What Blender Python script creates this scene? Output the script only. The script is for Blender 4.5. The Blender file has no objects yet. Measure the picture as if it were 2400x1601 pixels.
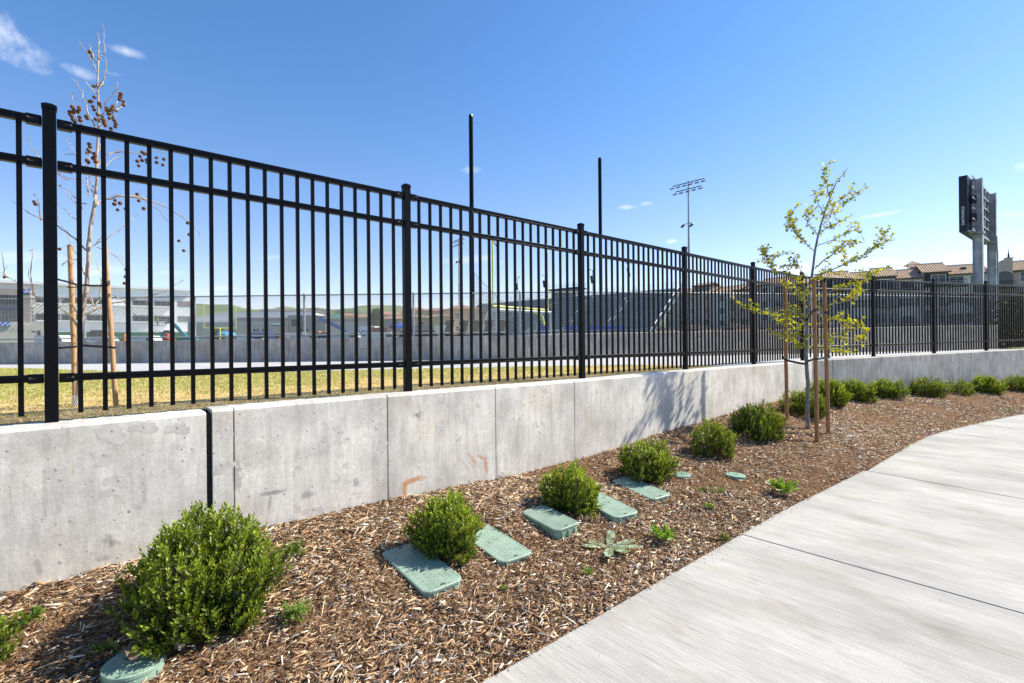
import bpy, math, random
import numpy as np
from mathutils import Vector, Matrix
R = math.radians
random.seed(7); rng = np.random.default_rng(7)

# ------------------------------------------------------------------ camera
sc = bpy.context.scene
COL = sc.collection
F = 1180.0; CX, CY, CZ = 1200.0, 803.0, 1.6; RHO = R(0.5)
cr, sr = math.cos(RHO), math.sin(RHO)
cam = bpy.data.cameras.new('camera'); camo = bpy.data.objects.new('camera', cam); COL.objects.link(camo)
cam.sensor_width = 36.0; cam.lens = F/2400*36.0; cam.shift_y = 2.5/2400
cam.clip_start = 0.05; cam.clip_end = 9000
camo.matrix_world = Matrix.Translation((0, 0, CZ)) @ Matrix.Rotation(R(90), 4, 'X') @ Matrix.Rotation(-RHO, 4, 'Z')
sc.camera = camo

# ------------------------------------------------------------------ light
SUN_AZ = math.atan2(0.958, 0.287)      # from +Y towards +X
SUN_EL = R(43)
S = Vector((math.sin(SUN_AZ)*math.cos(SUN_EL), math.cos(SUN_AZ)*math.cos(SUN_EL), math.sin(SUN_EL)))
sun = bpy.data.lights.new('sun', 'SUN'); suno = bpy.data.objects.new('sun', sun); COL.objects.link(suno)
sun.energy = 4.8; sun.angle = R(0.53); sun.color = (1.0, 0.93, 0.80)
suno.rotation_euler = S.to_track_quat('Z', 'Y').to_euler()
suno.location = (10, 3, 20)
sc.view_settings.view_transform = 'Standard'; sc.view_settings.look = 'None'
sc.view_settings.exposure = 0.76; sc.view_settings.gamma = 1.0

def ray(px, py):
    a, b = px-CX, CY-py
    return (a*cr+b*sr)/F, (-a*sr+b*cr)/F
def at_z(px, py, z):
    a, b = ray(px, py); Y = (z-CZ)/b
    return Vector((a*Y, Y, z))
def at_y(px, py, Y):
    a, b = ray(px, py)
    return Vector((a*Y, Y, CZ+b*Y))

world = bpy.data.worlds.new('World'); sc.world = world; world.use_nodes = True
def build_world():
    nt = world.node_tree; N = nt.nodes; L = nt.links; N.clear()
    out = N.new('ShaderNodeOutputWorld'); bg = N.new('ShaderNodeBackground')
    bg.inputs['Strength'].default_value = 0.107
    sky = N.new('ShaderNodeTexSky'); sky.sky_type = 'NISHITA'; sky.sun_disc = False
    sky.sun_elevation = SUN_EL; sky.sun_rotation = SUN_AZ
    sky.air_density = 1.0; sky.dust_density = 0.2; sky.ozone_density = 2.3; sky.altitude = 0
    hs = N.new('ShaderNodeHueSaturation'); hs.inputs['Saturation'].default_value = 1.08
    ti = N.new('ShaderNodeVectorMath'); ti.operation = 'MULTIPLY'; ti.inputs[1].default_value = (1.09, 1.01, 1.12)
    tc = N.new('ShaderNodeTexCoord'); dirv = tc.outputs['Generated']
    sx = N.new('ShaderNodeSeparateXYZ'); L.new(dirv, sx.inputs[0]); gr_ = N.new('ShaderNodeMapRange'); L.new(sx.outputs[2], gr_.inputs[0]); gr_.inputs[1].default_value = .02; gr_.inputs[2].default_value = .52; gr_.interpolation_type = 'SMOOTHSTEP'
    gm = N.new('ShaderNodeMix'); gm.data_type = 'VECTOR'; L.new(gr_.outputs[0], gm.inputs[0]); gm.inputs[4].default_value = (1.13, 1.0, 1.08); gm.inputs[5].default_value = (.84, 1.0, 1.17); L.new(gm.outputs[1], ti.inputs[1])
    L.new(sky.outputs[0], ti.inputs[0]); L.new(ti.outputs[0], hs.inputs['Color'])
    nz = N.new('ShaderNodeTexNoise'); nz.inputs['Scale'].default_value = 22; nz.inputs['Detail'].default_value = 7
    nz.inputs['Roughness'].default_value = 0.62
    L.new(dirv, nz.inputs['Vector'])
    def math_(op, a, b=None, clamp=False):
        m = N.new('ShaderNodeMath'); m.operation = op; m.use_clamp = clamp
        for i, v in enumerate((a, b)):
            if v is None: continue
            if isinstance(v, (int, float)): m.inputs[i].default_value = v
            else: L.new(v, m.inputs[i])
        return m.outputs[0]
    def dot(vec):
        m = N.new('ShaderNodeVectorMath'); m.operation = 'DOT_PRODUCT'
        L.new(dirv, m.inputs[0]); m.inputs[1].default_value = vec
        return m.outputs['Value']
    total = None
    # px, py, half width, half height, tilt(deg), strength
    clouds = [(20,95,75,42,-48,.85),(60,100,70,30,-40,.3),(185,168,44,13,-28,.5),(285,118,34,10,-18,.45),(262,172,20,7,-15,.3),
              (1112,399,30,10,0,.45),(1478,484,22,6,4,.5),(1512,478,16,5,10,.45),(1577,566,13,6,4,.75),
              (2050,505,40,6,12,.95),(2062,614,44,7,3,1.0),(2232,600,16,7,0,1.0),(2212,609,11,6,0,.6),(1866,632,46,15,8,.95),(1975,604,28,9,0,.8),
              (2390,390,20,12,60,.4),
              (90,606,70,11,2,.35),(235,634,60,12,2,.4),(330,622,50,9,0,.35),(400,640,55,8,-3,.3),(1100,608,60,9,4,.4),(1190,613,30,7,4,.3),(640,603,26,7,0,.3),(505,676,40,6,0,.3),(2380,500,60,7,3,.3),(30,598,60,9,3,.3)]
    for (px, py, w, h, tilt, st) in clouds:
        a, b = ray(px, py); c = Vector((a, 1, b)).normalized()
        r0 = Vector((1, 0, 0)); u = (r0 - c*r0.dot(c)).normalized(); v = u.cross(c)*-1
        if v.z < 0: v = -v
        t = R(tilt); uu = u*math.cos(t)+v*math.sin(t); vv = -u*math.sin(t)+v*math.cos(t)
        k = 1.0/(F*math.hypot(1, math.hypot(a, b)))
        A = math_('DIVIDE', math_('SUBTRACT', dot(uu), uu.dot(c)), w*k)
        B = math_('DIVIDE', math_('SUBTRACT', dot(vv), vv.dot(c)), h*k)
        d2 = math_('ADD', math_('MULTIPLY', A, A), math_('MULTIPLY', B, B))
        front = math_('GREATER_THAN', dot(c), 0.5)
        m = math_('SUBTRACT', 1.0, math_('MULTIPLY', d2, 0.55))
        m = math_('ADD', m, math_('MULTIPLY', math_('SUBTRACT', nz.outputs[0], 0.56), 4.2))
        m = math_('MULTIPLY', math_('MULTIPLY', m, 0.7, True), st)
        # fade to nothing a little outside the ellipse
        m = math_('MULTIPLY', m, math_('SUBTRACT', 1.0, math_('MULTIPLY', d2, 0.42), True))
        m = math_('MULTIPLY', m, front)
        total = m if total is None else math_('MAXIMUM', total, m)
    mx = N.new('ShaderNodeMix'); mx.data_type = 'RGBA'
    L.new(total, mx.inputs[0]); L.new(hs.outputs[0], mx.inputs[6]); mx.inputs[7].default_value = (7.4, 7.5, 7.8, 1)
    L.new(mx.outputs[2], bg.inputs[0]); L.new(bg.outputs[0], out.inputs[0])
build_world()

# ------------------------------------------------------------------ materials
def newmat(name):
    m = bpy.data.materials.new(name); m.use_nodes = True
    nt = m.node_tree; b = nt.nodes['Principled BSDF']
    return m, nt, b
def nd(nt, t, **kw):
    n = nt.nodes.new(t)
    for k, v in kw.items():
        if hasattr(n, k): setattr(n, k, v)
    return n
def setin(n, k, v): n.inputs[k].default_value = v
def basic(name, col, rough=.6, metal=0., var=.15, scale=6., bump=0., bscale=40., spec=.5, stretch=None, detail=4):
    m, nt, b = newmat(name); L = nt.links
    tc = nd(nt, 'ShaderNodeTexCoord'); vec = tc.outputs['Object']
    if stretch:
        mp = nd(nt, 'ShaderNodeMapping'); mp.inputs['Scale'].default_value = stretch; L.new(vec, mp.inputs[0]); vec = mp.outputs[0]
    n1 = nd(nt, 'ShaderNodeTexNoise'); setin(n1, 'Scale', scale); setin(n1, 'Detail', detail); L.new(vec, n1.inputs['Vector'])
    mr = nd(nt, 'ShaderNodeMapRange'); setin(mr, 3, 1-var); setin(mr, 4, 1+var); setin(mr, 1, .3); setin(mr, 2, .7); L.new(n1.outputs[0], mr.inputs[0])
    vm = nd(nt, 'ShaderNodeVectorMath'); vm.operation = 'SCALE'; vm.inputs[0].default_value = col; L.new(mr.outputs[0], vm.inputs['Scale'])
    L.new(vm.outputs[0], b.inputs['Base Color'])
    setin(b, 'Roughness', rough); setin(b, 'Metallic', metal); setin(b, 'Specular IOR Level', spec)
    if bump > 0:
        n2 = nd(nt, 'ShaderNodeTexNoise'); setin(n2, 'Scale', bscale); setin(n2, 'Detail', 4); L.new(vec, n2.inputs['Vector'])
        bp = nd(nt, 'ShaderNodeBump'); setin(bp, 'Strength', 1.0); setin(bp, 'Distance', bump); L.new(n2.outputs[0], bp.inputs['Height']); L.new(bp.outputs[0], b.inputs['Normal'])
    return m
def attr_mat(name, rough=.8, spec=.3, trans=0., tint=(1, 1, 1), gloss_bump=0.):
    m, nt, b = newmat(name); L = nt.links
    a = nd(nt, 'ShaderNodeAttribute'); a.attribute_name = 'col'
    L.new(a.outputs['Color'], b.inputs['Base Color']); setin(b, 'Roughness', rough); setin(b, 'Specular IOR Level', spec)
    if trans > 0:
        t = nd(nt, 'ShaderNodeBsdfTranslucent'); vm = nd(nt, 'ShaderNodeVectorMath'); vm.operation = 'MULTIPLY'; vm.inputs[1].default_value = tint
        L.new(a.outputs['Color'], vm.inputs[0]); L.new(vm.outputs[0], t.inputs[0])
        mx = nd(nt, 'ShaderNodeMixShader'); setin(mx, 0, trans); L.new(b.outputs[0], mx.inputs[1]); L.new(t.outputs[0], mx.inputs[2])
        L.new(mx.outputs[0], nt.nodes['Material Output'].inputs[0])
    return m

D1 = Vector((0.7544, 0.6565, 0)).normalized(); N1 = Vector((D1.y, -D1.x, 0))      # first run of the wall; N1 faces the path
D2 = Vector((0.92, 0.39, 0)).normalized(); N2 = Vector((D2.y, -D2.x, 0))

def concrete(name, D, base=(.70, .67, .605), dark=.7, stains=(), pits=1.0, streak=1.0):
    m, nt, b = newmat(name); L = nt.links; N = nt.nodes
    tc = nd(nt, 'ShaderNodeTexCoord'); obj = tc.outputs['Object']
    def dot(v):
        x = nd(nt, 'ShaderNodeVectorMath'); x.operation = 'DOT_PRODUCT'; L.new(obj, x.inputs[0]); x.inputs[1].default_value = v; return x.outputs['Value']
    def M(op, a, b_=None, clamp=False):
        x = nd(nt, 'ShaderNodeMath'); x.operation = op; x.use_clamp = clamp
        for i, v in enumerate((a, b_)):
            if v is None: continue
            if isinstance(v, (int, float)): x.inputs[i].default_value = v
            else: L.new(v, x.inputs[i])
        return x.outputs[0]
    def noise(vec, s, d=5, r=.55):
        x = nd(nt, 'ShaderNodeTexNoise'); setin(x, 'Scale', s); setin(x, 'Detail', d); setin(x, 'Roughness', r); L.new(vec, x.inputs['Vector']); return x.outputs[0]
    def rng_(v, a, b_, c, d):
        x = nd(nt, 'ShaderNodeMapRange'); x.inputs[1].default_value = a; x.inputs[2].default_value = b_; x.inputs[3].default_value = c; x.inputs[4].default_value = d; L.new(v, x.inputs[0]); return x.outputs[0]
    u = dot(tuple(D)); z = dot((0, 0, 1))
    cb = nd(nt, 'ShaderNodeCombineXYZ'); L.new(M('MULTIPLY', u, 9.0), cb.inputs[0]); L.new(M('MULTIPLY', z, 1.3), cb.inputs[1])
    str_ = noise(cb.outputs[0], 1.6, 6, .65)
    blot = noise(obj, 2.3, 6, .6); fine = noise(obj, 60, 5, .7); mid = noise(obj, 9, 6, .65)
    f = rng_(str_, .3, .72, 1-.22*streak, 1+.10*streak)
    f = M('MULTIPLY', f, rng_(blot, .36, .64, .76, 1.08)); f = M('MULTIPLY', f, M('MULTIPLY', rng_(fine, .3, .7, .88, 1.08), rng_(noise(obj, 28, 5, .65), .35, .65, .93, 1.04)))
    # dark mouldy blotches
    dk = M('MULTIPLY', rng_(mid, .56, .72, 0, 1), rng_(blot, .5, .62, 0, 1)); f = M('MULTIPLY', f, M('SUBTRACT', 1.0, M('MULTIPLY', dk, dark)))
    # air holes
    vo = nd(nt, 'ShaderNodeTexVoronoi'); setin(vo, 'Scale', 17); L.new(obj, vo.inputs['Vector'])
    sep = nd(nt, 'ShaderNodeSeparateColor'); L.new(vo.outputs['Color'], sep.inputs[0])
    rad = M('MULTIPLY', M('POWER', sep.outputs[0], 3.0), .16)
    on = M('MULTIPLY', M('LESS_THAN', vo.outputs['Distance'], rad), M('GREATER_THAN', sep.outputs[1], .62))
    vo2 = nd(nt, 'ShaderNodeTexVoronoi'); setin(vo2, 'Scale', 48); L.new(obj, vo2.inputs['Vector']); sp2 = nd(nt, 'ShaderNodeSeparateColor'); L.new(vo2.outputs['Color'], sp2.inputs[0])
    on2 = M('MULTIPLY', M('LESS_THAN', vo2.outputs['Distance'], M('MULTIPLY', sp2.outputs[0], .22)), M('GREATER_THAN', sp2.outputs[1], .80)); on = M('MAXIMUM', on, on2)
    cb2 = nd(nt, 'ShaderNodeCombineXYZ'); L.new(M('MULTIPLY', u, 38.0), cb2.inputs[0]); L.new(M('MULTIPLY', z, 2.2), cb2.inputs[1]); drip = noise(cb2.outputs[0], 1.0, 5, .7)
    f = M('MULTIPLY', f, rng_(drip, .56, .74, 1.0, .80))
    on = M('MULTIPLY', on, pits); f = M('MULTIPLY', f, M('SUBTRACT', 1.0, M('MULTIPLY', on, .62)))
    vm = nd(nt, 'ShaderNodeVectorMath'); vm.operation = 'SCALE'; vm.inputs[0].default_value = base; L.new(f, vm.inputs['Scale'])
    col = vm.outputs[0]
    # warm patches
    mx = nd(nt, 'ShaderNodeMix'); mx.data_type = 'RGBA'; mx.blend_type = 'MULTIPLY'; L.new(rng_(noise(obj, 1.7, 5, .6), .5, .72, 0, .55), mx.inputs[0]); L.new(col, mx.inputs[6]); mx.inputs[7].default_value = (.92, .84, .72, 1); col = mx.outputs[2]
    for (su, sz, ru, rz, tilt, c3, st) in stains:
        t = R(tilt); du = M('SUBTRACT', u, su); dz = M('SUBTRACT', z, sz)
        a = M('DIVIDE', M('ADD', M('MULTIPLY', du, math.cos(t)), M('MULTIPLY', dz, math.sin(t))), ru)
        c = M('DIVIDE', M('SUBTRACT', M('MULTIPLY', dz, math.cos(t)), M('MULTIPLY', du, math.sin(t))), rz)
        d2 = M('ADD', M('MULTIPLY', a, a), M('MULTIPLY', c, c))
        w = M('MULTIPLY', M('ADD', M('SUBTRACT', 1.0, d2), M('MULTIPLY', M('SUBTRACT', noise(obj, 26, 5, .7), .5), 3.0), False), 1.3, True)
        w = M('MULTIPLY', w, st)
        mx = nd(nt, 'ShaderNodeMix'); mx.data_type = 'RGBA'; L.new(w, mx.inputs[0]); L.new(col, mx.inputs[6]); mx.inputs[7].default_value = (*c3, 1); col = mx.outputs[2]
    L.new(col, b.inputs['Base Color']); setin(b, 'Roughness', .88); setin(b, 'Specular IOR Level', .25)
    h = M('SUBTRACT', M('ADD', M('MULTIPLY', fine, .25), M('MULTIPLY', mid, .22)), M('MULTIPLY', on, .9))
    bp = nd(nt, 'ShaderNodeBump'); setin(bp, 'Strength', .9); setin(bp, 'Distance', .006); L.new(h, bp.inputs['Height']); L.new(bp.outputs[0], b.inputs['Normal'])
    return m

# ------------------------------------------------------------------ mesh helpers
class MB:
    def __init__(s): s.v = []; s.f = []; s.c = []
    def add(s, vs, fs, col=None):
        o = len(s.v); s.v.extend([tuple(v) for v in vs]); s.f.extend([tuple(i+o for i in f) for f in fs])
        if col is not None: s.c.extend([col]*len(vs))
    def box(s, c, size, X=(1, 0, 0), Z=(0, 0, 1), bev=0.):
        X = Vector(X).normalized(); Z = Vector(Z).normalized(); Yv = Z.cross(X).normalized(); c = Vector(c)
        hx, hy, hz = size[0]/2, size[1]/2, size[2]/2
        if bev <= 0:
            vs = [c+X*(hx*i)+Yv*(hy*j)+Z*(hz*k) for k in (-1, 1) for j in (-1, 1) for i in (-1, 1)]
            s.add(vs, [(0, 2, 3, 1), (4, 5, 7, 6), (0, 1, 5, 4), (2, 6, 7, 3), (0, 4, 6, 2), (1, 3, 7, 5)])
        else:
            b = bev; pts = [(-hx+b, -hy), (hx-b, -hy), (hx, -hy+b), (hx, hy-b), (hx-b, hy), (-hx+b, hy), (-hx, hy-b), (-hx, -hy+b)]
            s.prism([c+X*x+Yv*y-Z*hz for x, y in pts], Z*(2*hz))
    def prism(s, base, up):
        n = len(base); base = [Vector(p) for p in base]
        s.add(base+[p+Vector(up) for p in base], [tuple(range(n))[::-1], tuple(range(n, 2*n))]+[(i, (i+1) % n, (i+1) % n+n, i+n) for i in range(n)])
    def loft(s, rings, cap=True):
        o = len(s.v); n = len(rings[0]); fs = []
        for k in range(len(rings)-1):
            for i in range(n):
                j = (i+1) % n; fs.append((k*n+i, k*n+j, (k+1)*n+j, (k+1)*n+i))
        if cap: fs += [tuple(range(n))[::-1], tuple((len(rings)-1)*n+i for i in range(n))]
        s.add([p for r in rings for p in r], fs)
    def bar(s, A, B, w, h, up=(0, 0, 1)):
        A = Vector(A); B = Vector(B); d = (B-A).normalized(); side = d.cross(Vector(up))
        if side.length < 1e-4: side = d.cross(Vector((0, 1, 0)))
        side.normalize(); u = side.cross(d).normalized()
        r = lambda P: [P+side*w/2+u*h/2, P-side*w/2+u*h/2, P-side*w/2-u*h/2, P+side*w/2-u*h/2]
        s.loft([r(A), r(B)])
    def tube(s, pts, rad, n=6, cap=True):
        pts = [Vector(p) for p in pts]; rings = []
        if not hasattr(rad, '__len__'): rad = [rad]*len(pts)
        ref = Vector((0.13, 0.31, 1)).normalized()
        for i, p in enumerate(pts):
            d = (pts[min(i+1, len(pts)-1)]-pts[max(i-1, 0)]).normalized()
            if abs(d.dot(ref)) > .96: rr = Vector((1, 0.2, 0))
            else: rr = ref
            a = d.cross(rr).normalized(); b = a.cross(d)
            rings.append([p+a*(math.cos(2*math.pi*k/n)*rad[i])+b*(math.sin(2*math.pi*k/n)*rad[i]) for k in range(n)])
        for i in range(1, len(rings)):        # keep rings aligned
            best = min(range(n), key=lambda k: (rings[i][k]-pts[i]-(rings[i-1][0]-pts[i-1])).length)
            rings[i] = rings[i][best:]+rings[i][:best]
        s.loft(rings, cap)
    def lathe(s, prof, c=(0, 0, 0), n=16, X=(1, 0, 0), Z=(0, 0, 1), cap=True):
        X = Vector(X).normalized(); Z = Vector(Z).normalized(); Y = Z.cross(X); c = Vector(c)
        s.loft([[c+X*(r*math.cos(2*math.pi*k/n))+Y*(r*math.sin(2*math.pi*k/n))+Z*z for k in range(n)] for r, z in prof], cap)
    def build(s, name, mat, parent=None, local=False, smooth=False):
        me = bpy.data.meshes.new(name); me.from_pydata([tuple(v) for v in s.v], [], s.f); me.update()
        if s.c:
            a = me.color_attributes.new('col', 'FLOAT_COLOR', 'POINT'); arr = np.ones((len(s.v), 4), np.float32); arr[:, :3] = np.array(s.c, np.float32)[:, :3]; a.data.foreach_set('color', arr.ravel())
        if mat: me.materials.append(mat)
        if smooth: me.polygons.foreach_set('use_smooth', [True]*len(me.polygons))
        return link(name, me, parent, local)
def link(name, me, parent=None, local=False):
    o = bpy.data.objects.new(name, me); COL.objects.link(o)
    if parent is not None:
        o.parent = parent
        if not local and parent.type == 'EMPTY': o.matrix_parent_inverse = Matrix.Translation(-parent.location)
    return o
def tag(o, label=None, cat=None, group=None, kind=None):
    if label: o['label'] = label
    if cat: o['category'] = cat
    if group: o['group'] = group
    if kind: o['kind'] = kind
    return o
def thing(name, label, cat, loc=(0, 0, 0), group=None):
    o = bpy.data.objects.new(name, None); COL.objects.link(o); o.location = loc; o.empty_display_size = .1
    return tag(o, label, cat, group)
def copy_tree(src, name=None, parent=None):
    c = src.copy(); COL.objects.link(c)
    if parent is not None: c.parent = parent
    for ch in [x for x in COL.objects if x.parent == src]: copy_tree(ch, None, c)
    return c
def npmesh(name, V, FA, mat, col=None, parent=None, local=False, smooth=False):
    """V (n,3), FA (m,k) faces all with k corners"""
    me = bpy.data.meshes.new(name); n, k = FA.shape
    me.vertices.add(len(V)); me.vertices.foreach_set('co', V.astype(np.float32).ravel())
    me.loops.add(n*k); me.loops.foreach_set('vertex_index', FA.astype(np.int32).ravel())
    me.polygons.add(n); me.polygons.foreach_set('loop_start', np.arange(0, n*k, k, dtype=np.int32))
    if smooth: me.polygons.foreach_set('use_smooth', np.ones(n, dtype=bool))
    me.update(calc_edges=True)
    if col is not None:
        a = me.color_attributes.new('col', 'FLOAT_COLOR', 'POINT'); arr = np.ones((len(V), 4), np.float32); arr[:, :3] = col; a.data.foreach_set('color', arr.ravel())
    me.materials.append(mat)
    return link(name, me, parent, local)

# ------------------------------------------------------------------ key lines of the place
P1 = Vector((-2.812, 3.073, 0)); L_ = 2.44
posts = [P1+D1*(L_*n) for n in range(-2, 6)]
posts += [posts[-1]+D2*(L_*n) for n in (1, 2, 3, 4, 5, 6)]
dz = [0]*7+[.02, .055, .08, .12, .15, .18, .21]     # the top of the wall climbs a little past the bend
FB = .2                                             # fence line to front face of wall
pf1 = N1.dot(P1)+FB; P6 = posts[7]; pf2 = N2.dot(P6)+FB
def cross_lines(n1, c1, n2, c2):
    det = n1.x*n2.y-n1.y*n2.x; return Vector(((c1*n2.y-c2*n1.y)/det, (n1.x*c2-n2.x*c1)/det, 0))
CORN = cross_lines(N1, pf1, N2, pf2)
UC = D1.dot(CORN)
def wu(u, off=0.):   # point on the front face, run 1
    return D1*u+N1*(pf1+off)
def on_wall(px, py, seg=1):
    a, b = ray(px, py); n, c = (N1, pf1) if seg == 1 else (N2, pf2)
    Y = c/(n.x*a+n.y); return Vector((a*Y, Y, CZ+b*Y))
pathE = [(-9.0, -5.32), (-4.6, -1.49), (-.168, 2.368), (1.427, 3.771), (1.879, 4.166), (2.562, 4.765), (3.394, 5.434), (4.261, 6.137), (5.211, 6.927), (6.222, 7.794), (6.80, 8.27), (7.35, 8.64), (7.9, 8.99), (8.586, 9.392), (9.6, 9.98), (11.074, 10.8), (14.0, 12.25), (20, 14.9), (34, 20.9)]
wallF = [(wu(-9).x, wu(-9).y), (CORN.x, CORN.y), ((CORN+D2*22).x, (CORN+D2*22).y)]
def seg_dist(P, A, B):
    A = np.array(A, float); B = np.array(B, float); d = B-A; t = np.clip(((P-A)@d)/(d@d), 0, 1); Q = A+t[:, None]*d
    return np.hypot(*(P-Q).T), t
def poly_dist(P, poly):
    best = None; par = None; acc = 0
    for A, B in zip(poly[:-1], poly[1:]):
        d, t = seg_dist(P, A, B); l = math.hypot(B[0]-A[0], B[1]-A[1]); s = acc+t*l
        if best is None: best, par = d, s
        else:
            m = d < best; best = np.where(m, d, best); par = np.where(m, s, par)
        acc += l
    return best, par
# height of the mulch where it meets the wall, by distance along the wall from u=-9
HW_u = np.array([-9, -.32, 1.1, 2.0, 3.2, 4.4, 6.8, 9.2, 10.5, 11.9, 15.5, 18, 30])+9
HW_z = np.array([.2, .22, .25, .25, .21, .21, .33, .41, .43, .38, .27, .29, .3])
def vnoise(P, s, seed=0):
    a = np.random.default_rng(seed).uniform(-1, 1, (6, 3)); v = 0
    for k in range(6):
        v = v+np.sin(P[:, 0]*a[k, 0]*s*3+P[:, 1]*a[k, 1]*s*3+a[k, 2]*7)
    return v/6
def ground_np(P):
    P = np.atleast_2d(np.asarray(P, float)); dw, sw = poly_dist(P, wallF); dp, sp = poly_dist(P, pathE)
    t = dp/(dp+dw+1e-6); hw = np.interp(sw, HW_u, HW_z)
    t2 = t*t*(3-2*t)*.5+t*.5
    z = -.015+(hw+.015)*t2+.018*vnoise(P, 2.2, 3)*np.minimum(1, dp*3)+.008*vnoise(P, 7, 5)*np.minimum(1, dp*4)
    return z
def gz(x, y): return float(ground_np([(x, y)])[0])
def on_mulch(px, py):
    z = .15
    for _ in range(6): P = at_z(px, py, z); z = gz(P.x, P.y)
    return at_z(px, py, z)

# ------------------------------------------------------------------ materials used
M_black = basic('black_powder_coat', (.0035, .004, .0055), .30, 0, .2, 30, .0002, 300, .10)
M_blackr = basic('black_rubber', (.015, .015, .016), .6, 0, .2, 20)
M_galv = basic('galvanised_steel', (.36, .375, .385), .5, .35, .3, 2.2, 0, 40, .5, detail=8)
M_galvd = basic('galvanised_dark', (.16, .16, .17), .5, .5, .2, 4)  # darker grey galvanised steel for floodlights, mullions and supports
M_wire = basic('galvanised_wire', (.30, .31, .32), .55, .3, .1, 10)
M_wood = basic('stake_wood', (.30, .165, .075), .8, 0, .3, 6, .0015, 60, .2, stretch=(14, 14, 1.2))
M_wood2 = basic('lodgepole_stake', (.50, .31, .16), .8, 0, .22, 9, .001, 60, .2, stretch=(8, 8, 2))
M_bark = basic('young_bark', (.20, .19, .19), .8, 0, .3, 18, .001, 90, .2)
M_bark2 = basic('sycamore_bark', (.43, .355, .28), .75, 0, .38, 24, .0015, 60, .2, stretch=(1, 1, .5))
M_twig = basic('twig_bark', (.33, .24, .16), .8, 0, .3, 30)
M_stem = basic('shrub_stem', (.13, .085, .05), .8, 0, .3, 30)
M_leaf = attr_mat('shrub_leaf', .40, .5, .30, (1.45, 1.35, .35))
M_leaf2 = attr_mat('maple_leaf', .5, .3, .5, (1.25, 1.2, .35))
M_ball = basic('seed_ball', (.13, .065, .03), .95, 0, .3, 60, .002, 220, .1)
M_chip = attr_mat('bark_chips', .85, .15)
M_blade = attr_mat('grass_blades', .7, .2, .3, (1.1, 1.1, .6))
M_lid = basic('green_plastic', (.25, .37, .28), .55, 0, .14, 9, .0006, 130, .4, detail=7)
M_lidd = basic('dark_recess', (.035, .055, .045), .8, 0, .1, 9)
M_white = basic('white_paint', (.72, .73, .74), .6, 0, .05, .3)
M_yellow = basic('yellow_paint', (.72, .68, .04), .45, 0, .05, 2)
M_patch = basic('mortar_patch', (.52, .49, .45), .85, 0, .14, 14, .0008, 60, .2)
M_plug = basic('tie_hole_plug', (.44, .43, .41), .8, 0, .12, 40)
M_foam = basic('joint_foam', (.03, .032, .03), .95, 0, .5, 60, .01, 90, .1)

# mulch bed soil under the chips
def soil_mat():
    m, nt, b = newmat('mulch_soil'); L = nt.links
    tc = nd(nt, 'ShaderNodeTexCoord'); n1 = nd(nt, 'ShaderNodeTexNoise'); setin(n1, 'Scale', 55); setin(n1, 'Detail', 8); setin(n1, 'Roughness', .7); L.new(tc.outputs['Object'], n1.inputs[0])
    n3 = nd(nt, 'ShaderNodeTexNoise'); setin(n3, 'Scale', 1.4); setin(n3, 'Detail', 4); L.new(tc.outputs['Object'], n3.inputs[0])
    cr_ = nd(nt, 'ShaderNodeValToRGB'); L.new(n1.outputs[0], cr_.inputs[0])
    e = cr_.color_ramp.elements; e[0].position = .36; e[0].color = (.05, .027, .015, 1); e[1].position = .68; e[1].color = (.36, .235, .14, 1)
    x = cr_.color_ramp.elements.new(.5); x.color = (.20, .12, .066, 1)
    mx = nd(nt, 'ShaderNodeMix'); mx.data_type = 'RGBA'; mx.blend_type = 'MULTIPLY'; L.new(n3.outputs[0], mx.inputs[0]); L.new(cr_.outputs[0], mx.inputs[6]); mx.inputs[7].default_value = (1.0, .82, .66, 1)
    L.new(mx.outputs[2], b.inputs['Base Color']); setin(b, 'Roughness', .95); setin(b, 'Specular IOR Level', .1)
    bp = nd(nt, 'ShaderNodeBump'); setin(bp, 'Distance', .02); L.new(n1.outputs[0], bp.inputs['Height']); L.new(bp.outputs[0], b.inputs['Normal'])
    return m
M_soil = soil_mat()

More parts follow.
